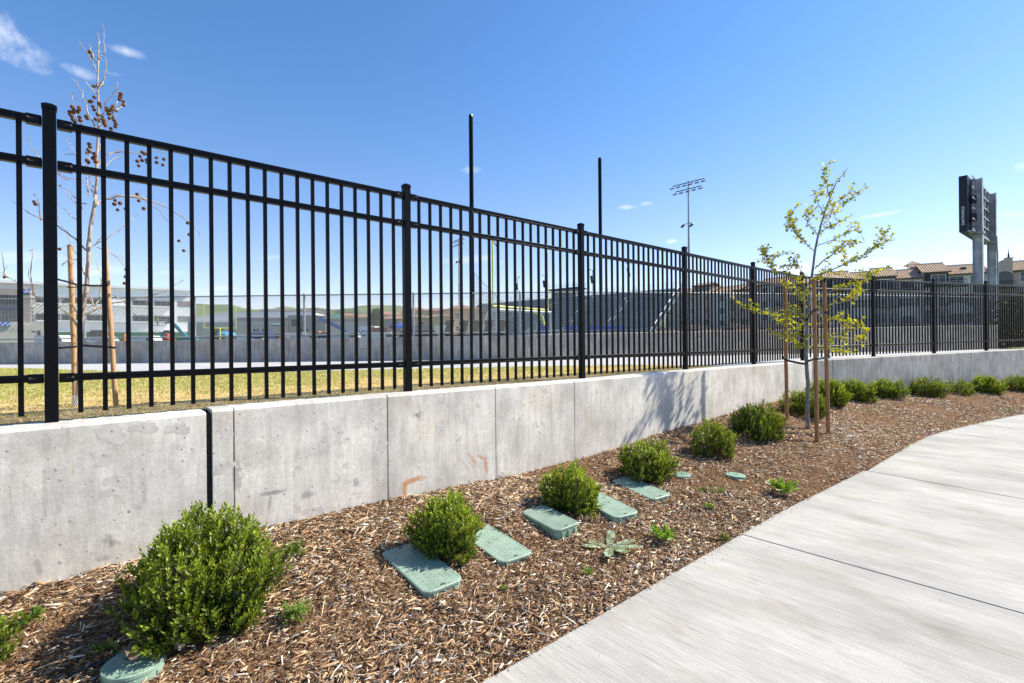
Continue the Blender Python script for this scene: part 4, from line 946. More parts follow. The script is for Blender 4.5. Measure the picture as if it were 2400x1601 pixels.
# ------------------------------------------------------------------ staked leafy tree (right)
def px_branch(pts, Y0, off, r0, r1, sub=3, seed=0, jit=.006):
    g = random.Random(seed); n = len(pts); out = []; 
    for i in range(n-1):
        for k in range(sub):
            t = (i+k/sub)/(n-1); x = pts[i][0]+(pts[i+1][0]-pts[i][0])*k/sub; y = pts[i][1]+(pts[i+1][1]-pts[i][1])*k/sub
            out.append((x, y, t))
    out.append((*pts[-1], 1.)); P = []; rad = []
    for x, y, t in out:
        q = at_y(x, y, Y0+off[0]+(off[1]-off[0])*t); q += Vector([g.uniform(-jit, jit) for _ in range(3)]); P.append(q); rad.append(r0+(r1-r0)*t)
    return P, rad
def leafy_tree():
    c = lambda x, y: (1680+x/2.341, 380+y/2.341); Y0 = 7.92
    base = at_y(*c(503, 1472), Y0); t = thing('young_tree', 'young maple-leaved tree with yellow-green leaves tied to three stakes in the mulch', 'tree', base)
    mb = MB(); tr = [(503, 1480), (497, 1380), (500, 1230), (490, 1100), (492, 980), (495, 880), (505, 760), (520, 640), (530, 560), (540, 480), (555, 410), (575, 330), (600, 250), (620, 200), (640, 150), (655, 110), (690, 70), (720, 30)]
    P, rad = px_branch([c(*p) for p in tr], Y0, (0, .05), .034, .004, 2, 1, .003); rad = [.029*(1-i/len(P))**1.1+.003 for i in range(len(P))]
    mb.tube(P, rad, 9); mb.build('trunk', M_bark, t, smooth=True)
    br = [([(535, 490), (470, 430), (440, 400), (405, 350), (380, 330)], -.3), ([(405, 360), (400, 300), (435, 250)], -.35), ([(470, 430), (430, 390), (420, 340), (440, 325)], .1), ([(555, 400), (500, 340), (500, 290), (510, 250)], .3),
          ([(590, 290), (545, 210), (530, 160)], -.2), ([(620, 200), (600, 110), (585, 100), (590, 30)], .2), ([(600, 300), (650, 270), (700, 230), (800, 160)], .35), ([(580, 350), (620, 300), (650, 230), (740, 160)], -.3),
          ([(560, 400), (600, 360), (640, 350), (725, 300)], .25), ([(550, 460), (600, 440), (650, 420), (700, 400), (765, 370)], -.35), ([(530, 620), (600, 610), (700, 560), (760, 540), (810, 520), (860, 480), (910, 455), (965, 420)], .25), ([(860, 480), (900, 430), (910, 410), (940, 370)], .35),
          ([(535, 580), (600, 530), (640, 500), (690, 460), (740, 450), (810, 440)], -.3), ([(700, 555), (700, 500), (690, 460)], .2), ([(520, 660), (470, 610), (440, 560), (430, 510), (400, 490)], -.25), ([(440, 570), (400, 570), (350, 580)], -.2),
          ([(510, 720), (450, 660), (380, 610), (300, 590), (260, 540), (235, 460)], -.35), ([(300, 590), (300, 545), (320, 515)], -.4), ([(260, 545), (265, 500), (280, 470)], -.2), ([(495, 870), (450, 855), (400, 850), (280, 840), (200, 815), (105, 780)], -.15), ([(400, 850), (350, 835), (310, 835)], .1),
          ([(495, 890), (420, 900), (340, 880), (300, 850)], .3), ([(490, 980), (440, 950), (380, 965), (310, 940)], -.3), ([(500, 850), (560, 810), (620, 790), (700, 760), (770, 750)], -.35), ([(700, 760), (740, 730), (780, 700), (775, 750)], -.45),
          ([(505, 760), (600, 720), (680, 690), (740, 670), (820, 660), (840, 620), (935, 585)], .3), ([(820, 660), (800, 630), (810, 605)], .2), ([(500, 900), (600, 880), (650, 860), (700, 890)], .2), ([(495, 950), (560, 965), (620, 960), (720, 920), (790, 905), (830, 935)], -.3),
          ([(720, 920), (730, 890), (745, 880)], -.2), ([(620, 960), (700, 975), (780, 970), (800, 990)], -.25), ([(495, 1020), (600, 1020), (680, 1040), (740, 1050)], .25), ([(680, 1040), (670, 1060)], .1), ([(490, 1010), (430, 990), (390, 985)], .25), ([(480, 1000), (440, 1020)], -.2),
          ([(505, 790), (450, 740), (400, 690), (370, 640)], .25), ([(525, 640), (600, 600), (680, 620), (720, 600)], -.3), ([(500, 820), (470, 740), (430, 700)], -.25), ([(515, 690), (560, 640), (600, 580)], .3), ([(500, 860), (440, 810), (390, 820)], -.3), ([(410, 900), (430, 930), (460, 915)], .2)]
    mb = MB(); tips = [px_branch([c(*p) for p in tr[9:]], Y0, (.02, .05), .004, .002, 2, 1, .003)[0]]; gt = random.Random(88)
    for i, (pts, off) in enumerate(br):
        P, rad = px_branch([c(*p) for p in pts], Y0, (0, off), .0105 if len(pts) > 5 else .007, .0022, 3, 10+i, .008); mb.tube(P, rad, 5); tips.append(P)
        for k in range(int(len(P)*.3), len(P)):
            if gt.random() < .8:
                d = Vector((gt.gauss(0, 1), gt.gauss(0, .8), gt.gauss(.5, .8))).normalized(); l = gt.uniform(.05, .17); q = [P[k], P[k]+d*l*.5+Vector((0, 0, .008)), P[k]+d*l+Vector((0, 0, l*.2))]; mb.tube(q, [.0026, .002, .0014], 4); tips.append([q[0], q[0].lerp(q[1], .5), q[1], q[2]])
    mb.build('branch', M_bark, t)
    g = random.Random(5); mb = MB()
    def leaf(P, d, s, colr):
        d = d.normalized(); nrm = Vector((g.gauss(0, .6), g.gauss(0, .6)-.3, .7)).normalized(); y = nrm.cross(d)
        if y.length < .1: return
        y.normalize(); nrm = d.cross(y); sh = [(0, 0), (.10, .20), (.02, .50), (.32, .34), (.50, .58), (.62, .26), (1, 0), (.62, -.26), (.50, -.58), (.32, -.34), (.02, -.50), (.10, -.20)]
        cc = P+d*s*.4-nrm*s*.08; ring = [P+d*(a*s)+y*(b*s)+nrm*(abs(b)*s*.25) for a, b in sh]; mb.add([cc]+ring, [(0, k+1, (k+1) % 12+1) for k in range(12)], colr)
    for P in tips:
        n = len(P)
        for i in range(max(1, int(n*.12)), n):
            seg = (P[i]-P[i-1]); m = max(1, int(seg.length/.028))
            for k in range(m):
                if g.random() < (.62 if i < n*.55 else .97):
                    q = P[i-1]+seg*(k/m); 
                    for _ in range(g.choice([1, 2, 2, 3])):
                        d = Vector((g.gauss(0, 1), g.gauss(0, 1), g.gauss(.35, .8))).normalized(); y_ = g.random(); cl = (.26+.26*y_, .32+.14*y_, .035+.01*y_); f = g.uniform(.75, 1.25); pet = d*g.uniform(.006, .034)
                        leaf(q+pet, d, g.uniform(.026, .058), (cl[0]*f, cl[1]*f, cl[2]*f))
    mb.build('foliage', M_leaf2, t)
    for x, y in ((672, 105), (699, 77), (525, 295)):
        mb = MB(); q = at_y(*c(x, y), Y0); mb.lathe([(.001, -.012), (.008, -.009), (.012, 0), (.008, .009), (.001, .012)], q, 8); mb.tube([q+Vector((0, 0, .01)), q+Vector((.01, 0, .04))], .001, 4); mb.build('seed_ball', M_ball, t)
    # stakes
    def stake(a, b, Y, label, r=.028):
        A = at_y(*b, Y); B = at_y(*a, Y); mb = MB(); A = A-Vector((0, 0, .15)); mb.tube([A, A.lerp(B, .35)+Vector((.004, 0, 0)), A.lerp(B, .7)-Vector((.003, 0, 0)), B-Vector((0, 0, .004)), B], [r*1.05, r, r, r*.98, r*.9], 12)
        o = mb.build('tree_stake', M_wood, smooth=False); return tag(o, label, 'stake', 'round wooden stakes supporting the leafy tree')
    stake(c(372, 655), c(385, 1440), 8.30, 'left stake of the leafy tree, darker and farthest from the trunk')
    stake(c(533, 645), c(550, 1510), 7.28, 'middle stake of the leafy tree, nearest to the camera, just right of the trunk')
    stake(c(590, 665), c(612, 1480), 7.72, 'right stake of the leafy tree')
    def strap(pts, label):
        mb = MB(); q = [at_y(*c(x, y), Y) for x, y, Y in pts]
        for a, b in zip(q[:-1], q[1:]): mb.bar(a, b+(b-a)*.03, .006, .034)
        o = mb.build('tree_tie', M_blackr); tag(o, label, 'tree tie', 'black rubber straps tying the leafy tree')
    strap([(362, 1066, 8.27), (372, 1080, 8.24), (400, 1092, 8.15), (450, 1102, 8.02), (487, 1108, 7.94), (497, 1104, 7.87), (500, 1092, 7.82), (530, 1082, 7.36), (541, 1081, 7.245), (556, 1080, 7.26), (580, 1076, 7.5), (610, 1071, 7.68), (622, 1068, 7.70)], 'lower black strap joining the three stakes round the tree trunk')
    strap([(362, 812, 8.30), (385, 818, 8.26), (430, 845, 8.06), (488, 868, 7.94), (498, 862, 7.86), (505, 845, 7.8), (520, 822, 7.4), (530, 814, 7.25), (546, 813, 7.25), (556, 836, 7.5), (590, 828, 7.68), (609, 826, 7.69)], 'upper black strap joining the stakes, among the yellow-green leaves')
leafy_tree()

# ------------------------------------------------------------------ bare tree behind the fence (left)
def bare_tree():
    a = lambda x, y: (x/3.137, y/3.137); b = lambda x, y: (x/2.613, 400+y/2.613); Y0 = 3.92
    base = at_y(*b(470, 1455), Y0); t = thing('bare_tree', 'young bare sycamore with brown seed balls behind the black fence, tied to two stakes', 'tree', base)
    P, _ = px_branch([b(470, 1470), b(480, 1380), b(485, 1250), b(488, 1100), b(488, 960), b(505, 840), b(530, 720), b(535, 640), b(540, 560), b(540, 460), b(552, 360), b(565, 270), b(590, 150), a(695, 1450), a(715, 1330), a(712, 1150), a(722, 950), a(722, 760), a(718, 580), a(725, 430)], Y0, (0, 0), .02, .006, 2, 3, .002)
    n = len(P); mb = MB(); mb.tube(P, [.0155*(1-i/n)**.8+.004 for i in range(n)], 9); mb.build('trunk', M_bark2, t, smooth=True)
    br = [([a(725, 440), a(745, 410), a(770, 370), a(765, 270), a(755, 195)], 0), ([a(725, 430), a(730, 330), a(722, 250)], .1), ([a(712, 540), a(690, 480), a(670, 440), a(640, 380), a(590, 315)], -.1), ([a(715, 465), a(680, 400), a(660, 350), a(650, 320)], .1),
          ([a(728, 650), a(755, 610), a(775, 560), a(785, 480), a(778, 415)], .1), ([a(714, 695), a(660, 640), a(625, 590), a(595, 545)], -.1), ([a(705, 940), a(680, 890), a(640, 820), a(620, 740), a(590, 660), a(565, 600)], .15), ([a(605, 925), a(575, 880), a(550, 830), a(535, 760), a(530, 690)], .1),
          ([a(728, 900), a(760, 830), a(780, 760), a(820, 700), a(850, 655)], -.1), ([a(730, 950), a(800, 880), a(850, 790), a(868, 700), a(870, 600)], .15), ([a(845, 805), a(890, 790), a(930, 755)], .2), ([a(716, 1210), a(760, 1160), a(830, 1120), a(930, 1113), a(1010, 1127), a(1090, 1108), a(1200, 1115)], .3),
          ([a(716, 1260), a(780, 1210), a(830, 1170), a(930, 1130)], .25), ([a(695, 1500), a(740, 1470), a(850, 1440), a(980, 1440), a(1060, 1460)], .3), ([b(590, 210), b(640, 175), b(760, 155), b(880, 180), b(960, 230), b(1010, 285), b(1055, 335)], .35), ([b(760, 155), b(860, 165), b(960, 195), b(1090, 265), b(1180, 330), b(1230, 400)], .4),
          ([b(535, 490), b(490, 450), b(450, 410), b(400, 370), b(345, 335), b(250, 300), b(180, 260), b(130, 225), b(75, 185)], -.15), ([b(250, 305), b(240, 240), b(235, 180), b(215, 150)], -.1), ([b(542, 475), b(580, 460), b(620, 410), b(640, 400)], .1), ([b(545, 470), b(640, 430), b(720, 370), b(790, 320), b(845, 265)], .25),
          ([b(520, 640), b(470, 520), b(430, 440), b(350, 250)], .15), ([b(510, 240), b(470, 170), b(430, 130), b(360, 95)], -.1), ([b(500, 330), b(440, 280), b(410, 240), b(350, 200)], .2), ([b(490, 960), b(440, 900), b(400, 860), b(300, 810), b(260, 800), b(200, 760), b(130, 700), b(60, 660), b(0, 620)], -.25),
          ([b(497, 900), b(570, 860), b(650, 820), b(800, 790), b(960, 755), b(1020, 740), b(1050, 710), b(1115, 680)], .3), ([b(580, 830), b(605, 780), b(620, 700), b(610, 620), b(590, 555)], .1), ([b(530, 770), b(555, 800), b(580, 840), b(640, 870), b(700, 900)], .2), ([b(230, 780), b(205, 740), b(185, 660), b(170, 600)], -.2),
          ([b(205, 760), b(195, 690), b(192, 600), b(190, 490)], -.15), ([b(60, 660), b(30, 640), b(22, 590), b(15, 500)], -.25), ([b(600, 470), b(680, 500), b(740, 560), b(785, 600)], .1), ([a(690, 1420), a(650, 1370), a(600, 1330), a(500, 1310), a(420, 1265)], -.15), ([a(640, 1500), a(560, 1500), a(500, 1440), a(430, 1360)], .2),
          ([a(650, 1440), a(645, 1300), a(600, 1210), a(530, 1090), a(490, 1020)], .15), ([a(600, 1190), a(540, 1130), a(470, 1130)], .1), ([a(500, 1330), a(400, 1250), a(300, 1180), a(250, 1110), a(205, 1025)], -.2), ([a(685, 1380), a(650, 1270), a(650, 1180), a(660, 1080)], .1), ([a(720, 1110), a(745, 1050), a(755, 1000)], .1),
          ([b(380, 580), b(410, 560), b(440, 550), b(520, 540)], .1), ([b(480, 960), b(430, 900), b(380, 850), b(360, 830)], .1), ([b(490, 900), b(440, 820), b(400, 800), b(360, 790)], -.1), ([b(620, 700), b(650, 640), b(660, 580)], .2), ([b(580, 850), b(560, 780), b(540, 760)], .2), ([b(700, 770), b(750, 790), b(830, 880)], .3), ([a(560, 1600), a(590, 1480), a(570, 1350)], .2)]
    g = random.Random(9); mb = MB(); allP = []
    for i, (pts, off) in enumerate(br):
        P, rad = px_branch(pts, Y0, (0, off), .0075 if len(pts) > 5 else .0052, .0018, 3, 60+i, .006); mb.tube(P, rad, 5); allP.append(P)
        for k in range(len(P)//3, len(P)-1, 2):      # side spurs and buds
            if g.random() < .5:
                d = Vector((g.gauss(0, 1), g.gauss(0, .6), g.gauss(.5, .8))).normalized(); l = g.uniform(.012, .09); mb.tube([P[k], P[k]+d*l*.6, P[k]+d*l+Vector((0, 0, l*.15))], [.0014, .0012, .0008], 4)
    mb.build('branch', M_twig if False else M_bark2, t)
    balls = [a(*p) for p in [(530, 785), (540, 803), (512, 822), (540, 828), (515, 842), (528, 860), (580, 790), (583, 806), (570, 823), (583, 862), (590, 885), (537, 880), (550, 897), (690, 635), (718, 633), (744, 624), (660, 383), (677, 416), (694, 715), (660, 748), (671, 744), (683, 783), (692, 808), (730, 760), (733, 780), (716, 838), (720, 845), (704, 878), (750, 855), (760, 882), (785, 797), (790, 815), (812, 815), (820, 800), (830, 783), (800, 838), (815, 850), (825, 860), (805, 870), (852, 815), (840, 885), (852, 910), (848, 932), (765, 905), (775, 925), (815, 945), (818, 965), (888, 690), (885, 711), (879, 731), (908, 748), (907, 773), (632, 855), (641, 872),
             (655, 1060), (662, 1080), (645, 1100), (660, 1115), (640, 1125), (690, 1130), (700, 1145), (685, 1163), (703, 1190), (640, 1180), (650, 1195), (1045, 1118), (1060, 1130), (1078, 1132), (1030, 1150), (1045, 1180), (1010, 1185), (1020, 1219), (1095, 1158), (1080, 1178), (1083, 1196), (1150, 1160), (1152, 1195), (1205, 1171), (1197, 1213)]]
    balls += [b(*p) for p in [(705, 182), (700, 205), (735, 200), (720, 240), (770, 235), (840, 145), (850, 185), (880, 232), (775, 605), (770, 650), (762, 690), (1150, 320), (1170, 352), (1160, 392), (1095, 430), (1125, 490), (365, 480), (208, 190), (218, 205), (27, 652)]]
    mb = MB()
    for lat in range(0): pass
    prof = [(.001, -.0125), (.0075, -.010), (.0118, -.004), (.0122, .002), (.0085, .009), (.001, .0125)]
    mb.lathe(prof, (0, 0, 0), 9); bm_ = mb.build('seed_ball', M_ball); bmesh_ = bm_.data; bpy.data.objects.remove(bm_)
    stems = MB()
    for k, (x, y) in enumerate(balls[:100]):
        yo = g.uniform(-.03, .12) if x > 250 else g.uniform(-.12, .12)
        q = at_y(x, y, Y0+yo); o = bpy.data.objects.new('seed_ball', bmesh_); COL.objects.link(o); o.parent = t; o.matrix_parent_inverse = Matrix.Translation(-base); o.location = q; s = g.uniform(1.0, 1.3); o.scale = (s, s, s*.95); o.rotation_euler = (g.random(), g.random(), 0)
        # stalk to the nearest branch above
        best = None
        for P in allP:
            for p in P:
                if p.z > q.z+.01:
                    d_ = (p-q).length
                    if best is None or d_ < best[0]: best = (d_, p)
        if best and best[0] < .14: stems.tube([best[1], best[1].lerp(q, .5)+Vector((.004, 0, .01)), q], .0008, 4)
    stems.build('stalk', M_twig, t)
    mb = MB()     # a few opening buds
    for P in allP:
        if g.random() < .55:
            q = P[-1]
            for _ in range(3):
                d = Vector((g.gauss(0, 1), g.gauss(0, 1), g.gauss(.4, .6))).normalized(); s = d.cross(Vector((.3, .5, .2))).normalized()*.004; mb.add([q, q+d*.009+s, q+d*.018, q+d*.009-s], [(0, 1, 2, 3)], (.40, .33, .05))
    mb.build('bud', M_leaf2, t)
    # wire guard at the foot
    mb = MB(); gb = at_y(*b(468, 1452), Y0)
    for k in range(14):
        an = 2*math.pi*k/14
        for sgn in (-1, 1): mb.tube([gb+Vector((math.cos(an+sgn*i*.35)*.026, math.sin(an+sgn*i*.35)*.026, i*.024)) for i in range(5)], .0012, 4)
    mb.build('mesh_guard', M_white, t)
    def stake(a0, a1, Y, label, r):
        A = at_y(*a1, Y)-Vector((0, 0, .1)); B = at_y(*a0, Y); mb = MB(); mb.tube([A, A.lerp(B, .5)+Vector((.004, 0, 0)), B-Vector((0, 0, .004)), B], [r, r, r*.98, r*.9], 12); o = mb.build('tree_stake', M_wood2); tag(o, label, 'stake', 'round wooden stakes supporting the bare tree')
    stake(b(428, 455), b(462, 1400), 4.02, 'left stake of the bare tree, right beside the tall black post', .0185)
    stake(b(638, 432), b(715, 1445), 3.90, 'right stake of the bare tree, leaning to the left at the top', .0175)
    def strap(pts, label, w=.014):
        mb = MB(); q = [at_y(*b(x, y), Y) for x, y, Y in pts]
        for p0, p1 in zip(q[:-1], q[1:]): mb.bar(p0, p1+(p1-p0)*.03, .005, w)
        tag(mb.build('tree_tie', M_blackr), label, 'tree tie', 'black straps tying the bare tree')
    strap([(300, 640, 4.00), (360, 668, 4.0), (410, 680, 3.99), (490, 705, 3.94), (520, 700, 3.89), (560, 705, 3.89), (625, 705, 3.88), (660, 704, 3.87)], 'upper black strap from the stakes to the bare tree trunk')
    strap([(410, 712, 3.99), (430, 716, 3.98), (470, 712, 3.95), (500, 690, 3.93)], 'short loop of black strap round the left stake of the bare tree', .008)
    strap([(300, 1082, 4.0), (370, 1086, 4.0), (440, 1080, 3.99), (490, 1078, 3.93), (510, 1070, 3.89), (560, 1074, 3.89), (650, 1080, 3.88), (706, 1085, 3.87)], 'lower black strap between the stakes of the bare tree', .016)
bare_tree()

# ------------------------------------------------------------------ far side: hills, buildings, field equipment
def hills():
    sky_ = [(-700, 690), (-300, 700), (0, 708), (430, 714), (460, 716), (500, 719), (540, 718.5), (575, 726), (620, 726.5), (640, 723), (660, 720.5), (700, 728), (730, 727), (760, 723.5), (790, 729), (830, 722), (875, 717.5), (930, 719.5), (960, 726), (1010, 733), (1200, 742), (1500, 748), (1900, 752), (2500, 750), (3200, 752)]
    V = []; n = 240; m = 14; xs = np.linspace(-700, 3200, n); ys = np.interp(xs, *zip(*sky_)); hor = 803-(xs-1200)*math.tan(RHO)
    g = np.random.default_rng(4)
    for i in range(n):
        P = at_y(xs[i], ys[i], 1500.); X, top = P.x, P.z
        for j in range(m):
            t = j/(m-1); y = 1500-520*(1-t) if t <= 1 else 1500; z = 1+(top-1)*math.sin(t*math.pi/2)**1.1
            V.append((X*y/1500+14*math.sin(i*.7+j*1.1), y+18*math.sin(i*.45+j*.8), z+(0 if j == m-1 else 3.*math.sin(i*.53+j*1.7)*t)))
        V.append((X*1.25, 2100, 1))
    m += 1; idx = np.arange(n*m).reshape(n, m); Fq = np.stack([idx[:-1, :-1], idx[1:, :-1], idx[1:, 1:], idx[:-1, 1:]], -1).reshape(-1, 4)
    tag(npmesh('hills', np.array(V), Fq, basic('spring_hill', (.155, .20, .085), .95, 0, .28, .012, detail=8), smooth=True), kind='structure')
hills()
M_glass = basic('window_glass', (.03, .045, .05), .12, 0, .3, .6, 0, 1, .6)
M_tile = basic('clay_roof_tile', (.50, .36, .24), .85, 0, .30, 3.0, 0, 1, .2)
M_tile2 = basic('clay_roof_tile_dull', (.48, .29, .21), .85, 0, .30, 2.0, 0, 1, .2)
M_taupe = basic('taupe_stucco', (.56, .45, .365), .9, 0, .05, .5)
M_cream = basic('pale_stucco', (.86, .80, .74), .9, 0, .05, .5)
M_ochre = basic('ochre_stucco', (.60, .45, .25), .9, 0, .08, .8)
M_dark = basic('dark_metal', (.03, .03, .035), .6, 0, .1, 3)
M_metalpan = basic('metal_cladding', (.86, .855, .84), .6, 0, .05, .3)
M_beige = basic('beige_block', (.52, .48, .42), .9, 0, .06, .6)
M_gbrown = basic('grey_brown_panel', (.30, .265, .245), .8, 0, .06, .6)
M_green = basic('green_screen', (.03, .16, .07), .8, 0, .15, 1)
M_mint = basic('mint_panel', (.42, .72, .46), .7, 0, .05, 1)
M_blue = basic('blue_vinyl', (.02, .10, .48), .5, 0, .1, 2)
M_navy = basic('navy_vinyl', (.012, .03, .12), .5, 0, .15, 2)
M_teal = basic('teal_paint', (.03, .27, .30), .5, 0, .1, 1)
M_orangep = basic('orange_paint', (.70, .28, .03), .5, 0, .1, 1)
M_redp = basic('red_paint', (.60, .06, .03), .5, 0, .1, 1)
M_maroon = basic('maroon_shutter', (.13, .03, .03), .7, 0, .1, 1)

class Facade:
    """a straight building front: u runs along it, n points out of it"""
    def __init__(s, ax, ay, bx, by):
        A = at_y(ax, 790, ay); B = at_y(bx, 790, by); s.O = Vector((A.x, A.y, 0)); s.U = (Vector((B.x, B.y, 0))-s.O); s.len = s.U.length; s.U.normalize(); s.N = Vector((s.U.y, -s.U.x, 0))
    def u(s, px):
        a, _ = ray(px, 790); d = Vector((a, 1, 0)); c = s.N.dot(s.O); Y = c/s.N.dot(d); return s.U.dot(d*Y-s.O)
    def z(s, px, py):
        a, b = ray(px, py); d = Vector((a, 1, 0)); Y = s.N.dot(s.O)/s.N.dot(d); return CZ+b*Y
    def pt(s, u, n, z): return s.O+s.U*u+s.N*n+Vector((0, 0, z))
    def box(s, mb, u0, u1, n0, n1, z0, z1): mb.box(s.pt((u0+u1)/2, (n0+n1)/2, (z0+z1)/2), (abs(u1-u0), abs(n1-n0), abs(z1-z0)), X=s.U)
    def window(s, par, u0, u1, z0, z1, n=0., split=1, frame=M_white):
        mb = MB(); w = .09; n0, n1 = n-.12, n+.05
        s.box(mb, u0, u0+w, n0, n1, z0, z1); s.box(mb, u1-w, u1, n0, n1, z0, z1); s.box(mb, u0+w, u1-w, n0, n1, z1-w, z1); s.box(mb, u0+w, u1-w, n0, n1, z0, z0+w)
        for k in range(1, split): c = u0+(u1-u0)*k/split; s.box(mb, c-.03, c+.03, n0, n1-.01, z0+w, z1-w)
        s.box(mb, u0+w, u1-w, n0, n1-.015, (z0+z1)/2-.03, (z0+z1)/2+.03)
        f = mb.build('window', frame, par); mb = MB(); s.box(mb, u0+w*.5, u1-w*.5, n+.001, n+.012, z0+w*.5, z1-w*.5); mb.build('pane', M_glass, f)
    def tiled_roof(s, par, u0, u1, ze, zr, back=4.5, n=0., over=.5, mat=M_tile, pitch=.36, depth=10):
        mb = MB(); sl = (zr-ze)/back; zo = ze-sl*over
        A0, A1 = s.pt(u0-.3, n+over, zo), s.pt(u1+.3, n+over, zo); B0, B1 = s.pt(u0-.3, n-back, zr), s.pt(u1+.3, n-back, zr); C0, C1 = s.pt(u0-.3, n-back*2-over, zo), s.pt(u1+.3, n-back*2-over, zo); t = Vector((0, 0, -.15))
        mb.loft([[A0, B0, C0, C0+t, B0+t, A0+t], [A1, B1, C1, C1+t, B1+t, A1+t]])
        k = int((u1-u0+.6)/pitch); nrm = (s.U.cross(B0-A0)).normalized(); nrm = nrm if nrm.z > 0 else -nrm
        for i in range(k+1):
            p = A0+s.U*(i*pitch+.02); q = B0+s.U*(i*pitch+.02); w = pitch*.28
            mb.loft([[p-s.U*w, p-s.U*w*.6+nrm*w*.9, p+s.U*w*.6+nrm*w*.9, p+s.U*w], [q-s.U*w, q-s.U*w*.6+nrm*w*.9, q+s.U*w*.6+nrm*w*.9, q+s.U*w]])
        mb.bar(B0+Vector((0, 0, .06)), B1+Vector((0, 0, .06)), .28, .16)
        r = mb.build('roof', mat, par); mb = MB(); s.box(mb, u0-.28, u1+.28, n+over-.02, n+over+.10, zo-.2, zo-.03); mb.build('gutter', M_dark, r); return r
    def vent(s, par, u, ze, zr, back=4.5):
        mb = MB(); t = .45; c = s.pt(u, -back*t, ze+(zr-ze)*t); mb.box(c+Vector((0, 0, .16)), (.7, .5, .28), X=s.U); mb.build('roof_vent', M_dark, par)
def balcony(fc, par, u0, u1, z, n=0., d=1.):
    mb = MB(); fc.box(mb, u0, u1, n+.01, n+d, z-.15, z); k = int((u1-u0)/.18)
    for i in range(k+1): u = u0+(u1-u0)*i/k; mb.tube([fc.pt(u, n+d-.04, z), fc.pt(u, n+d-.04, z+1)], .015, 4)
    mb.bar(fc.pt(u0, n+d-.04, z+1.02), fc.pt(u1, n+d-.04, z+1.02), .05, .05); mb.build('balcony', M_dark, par)

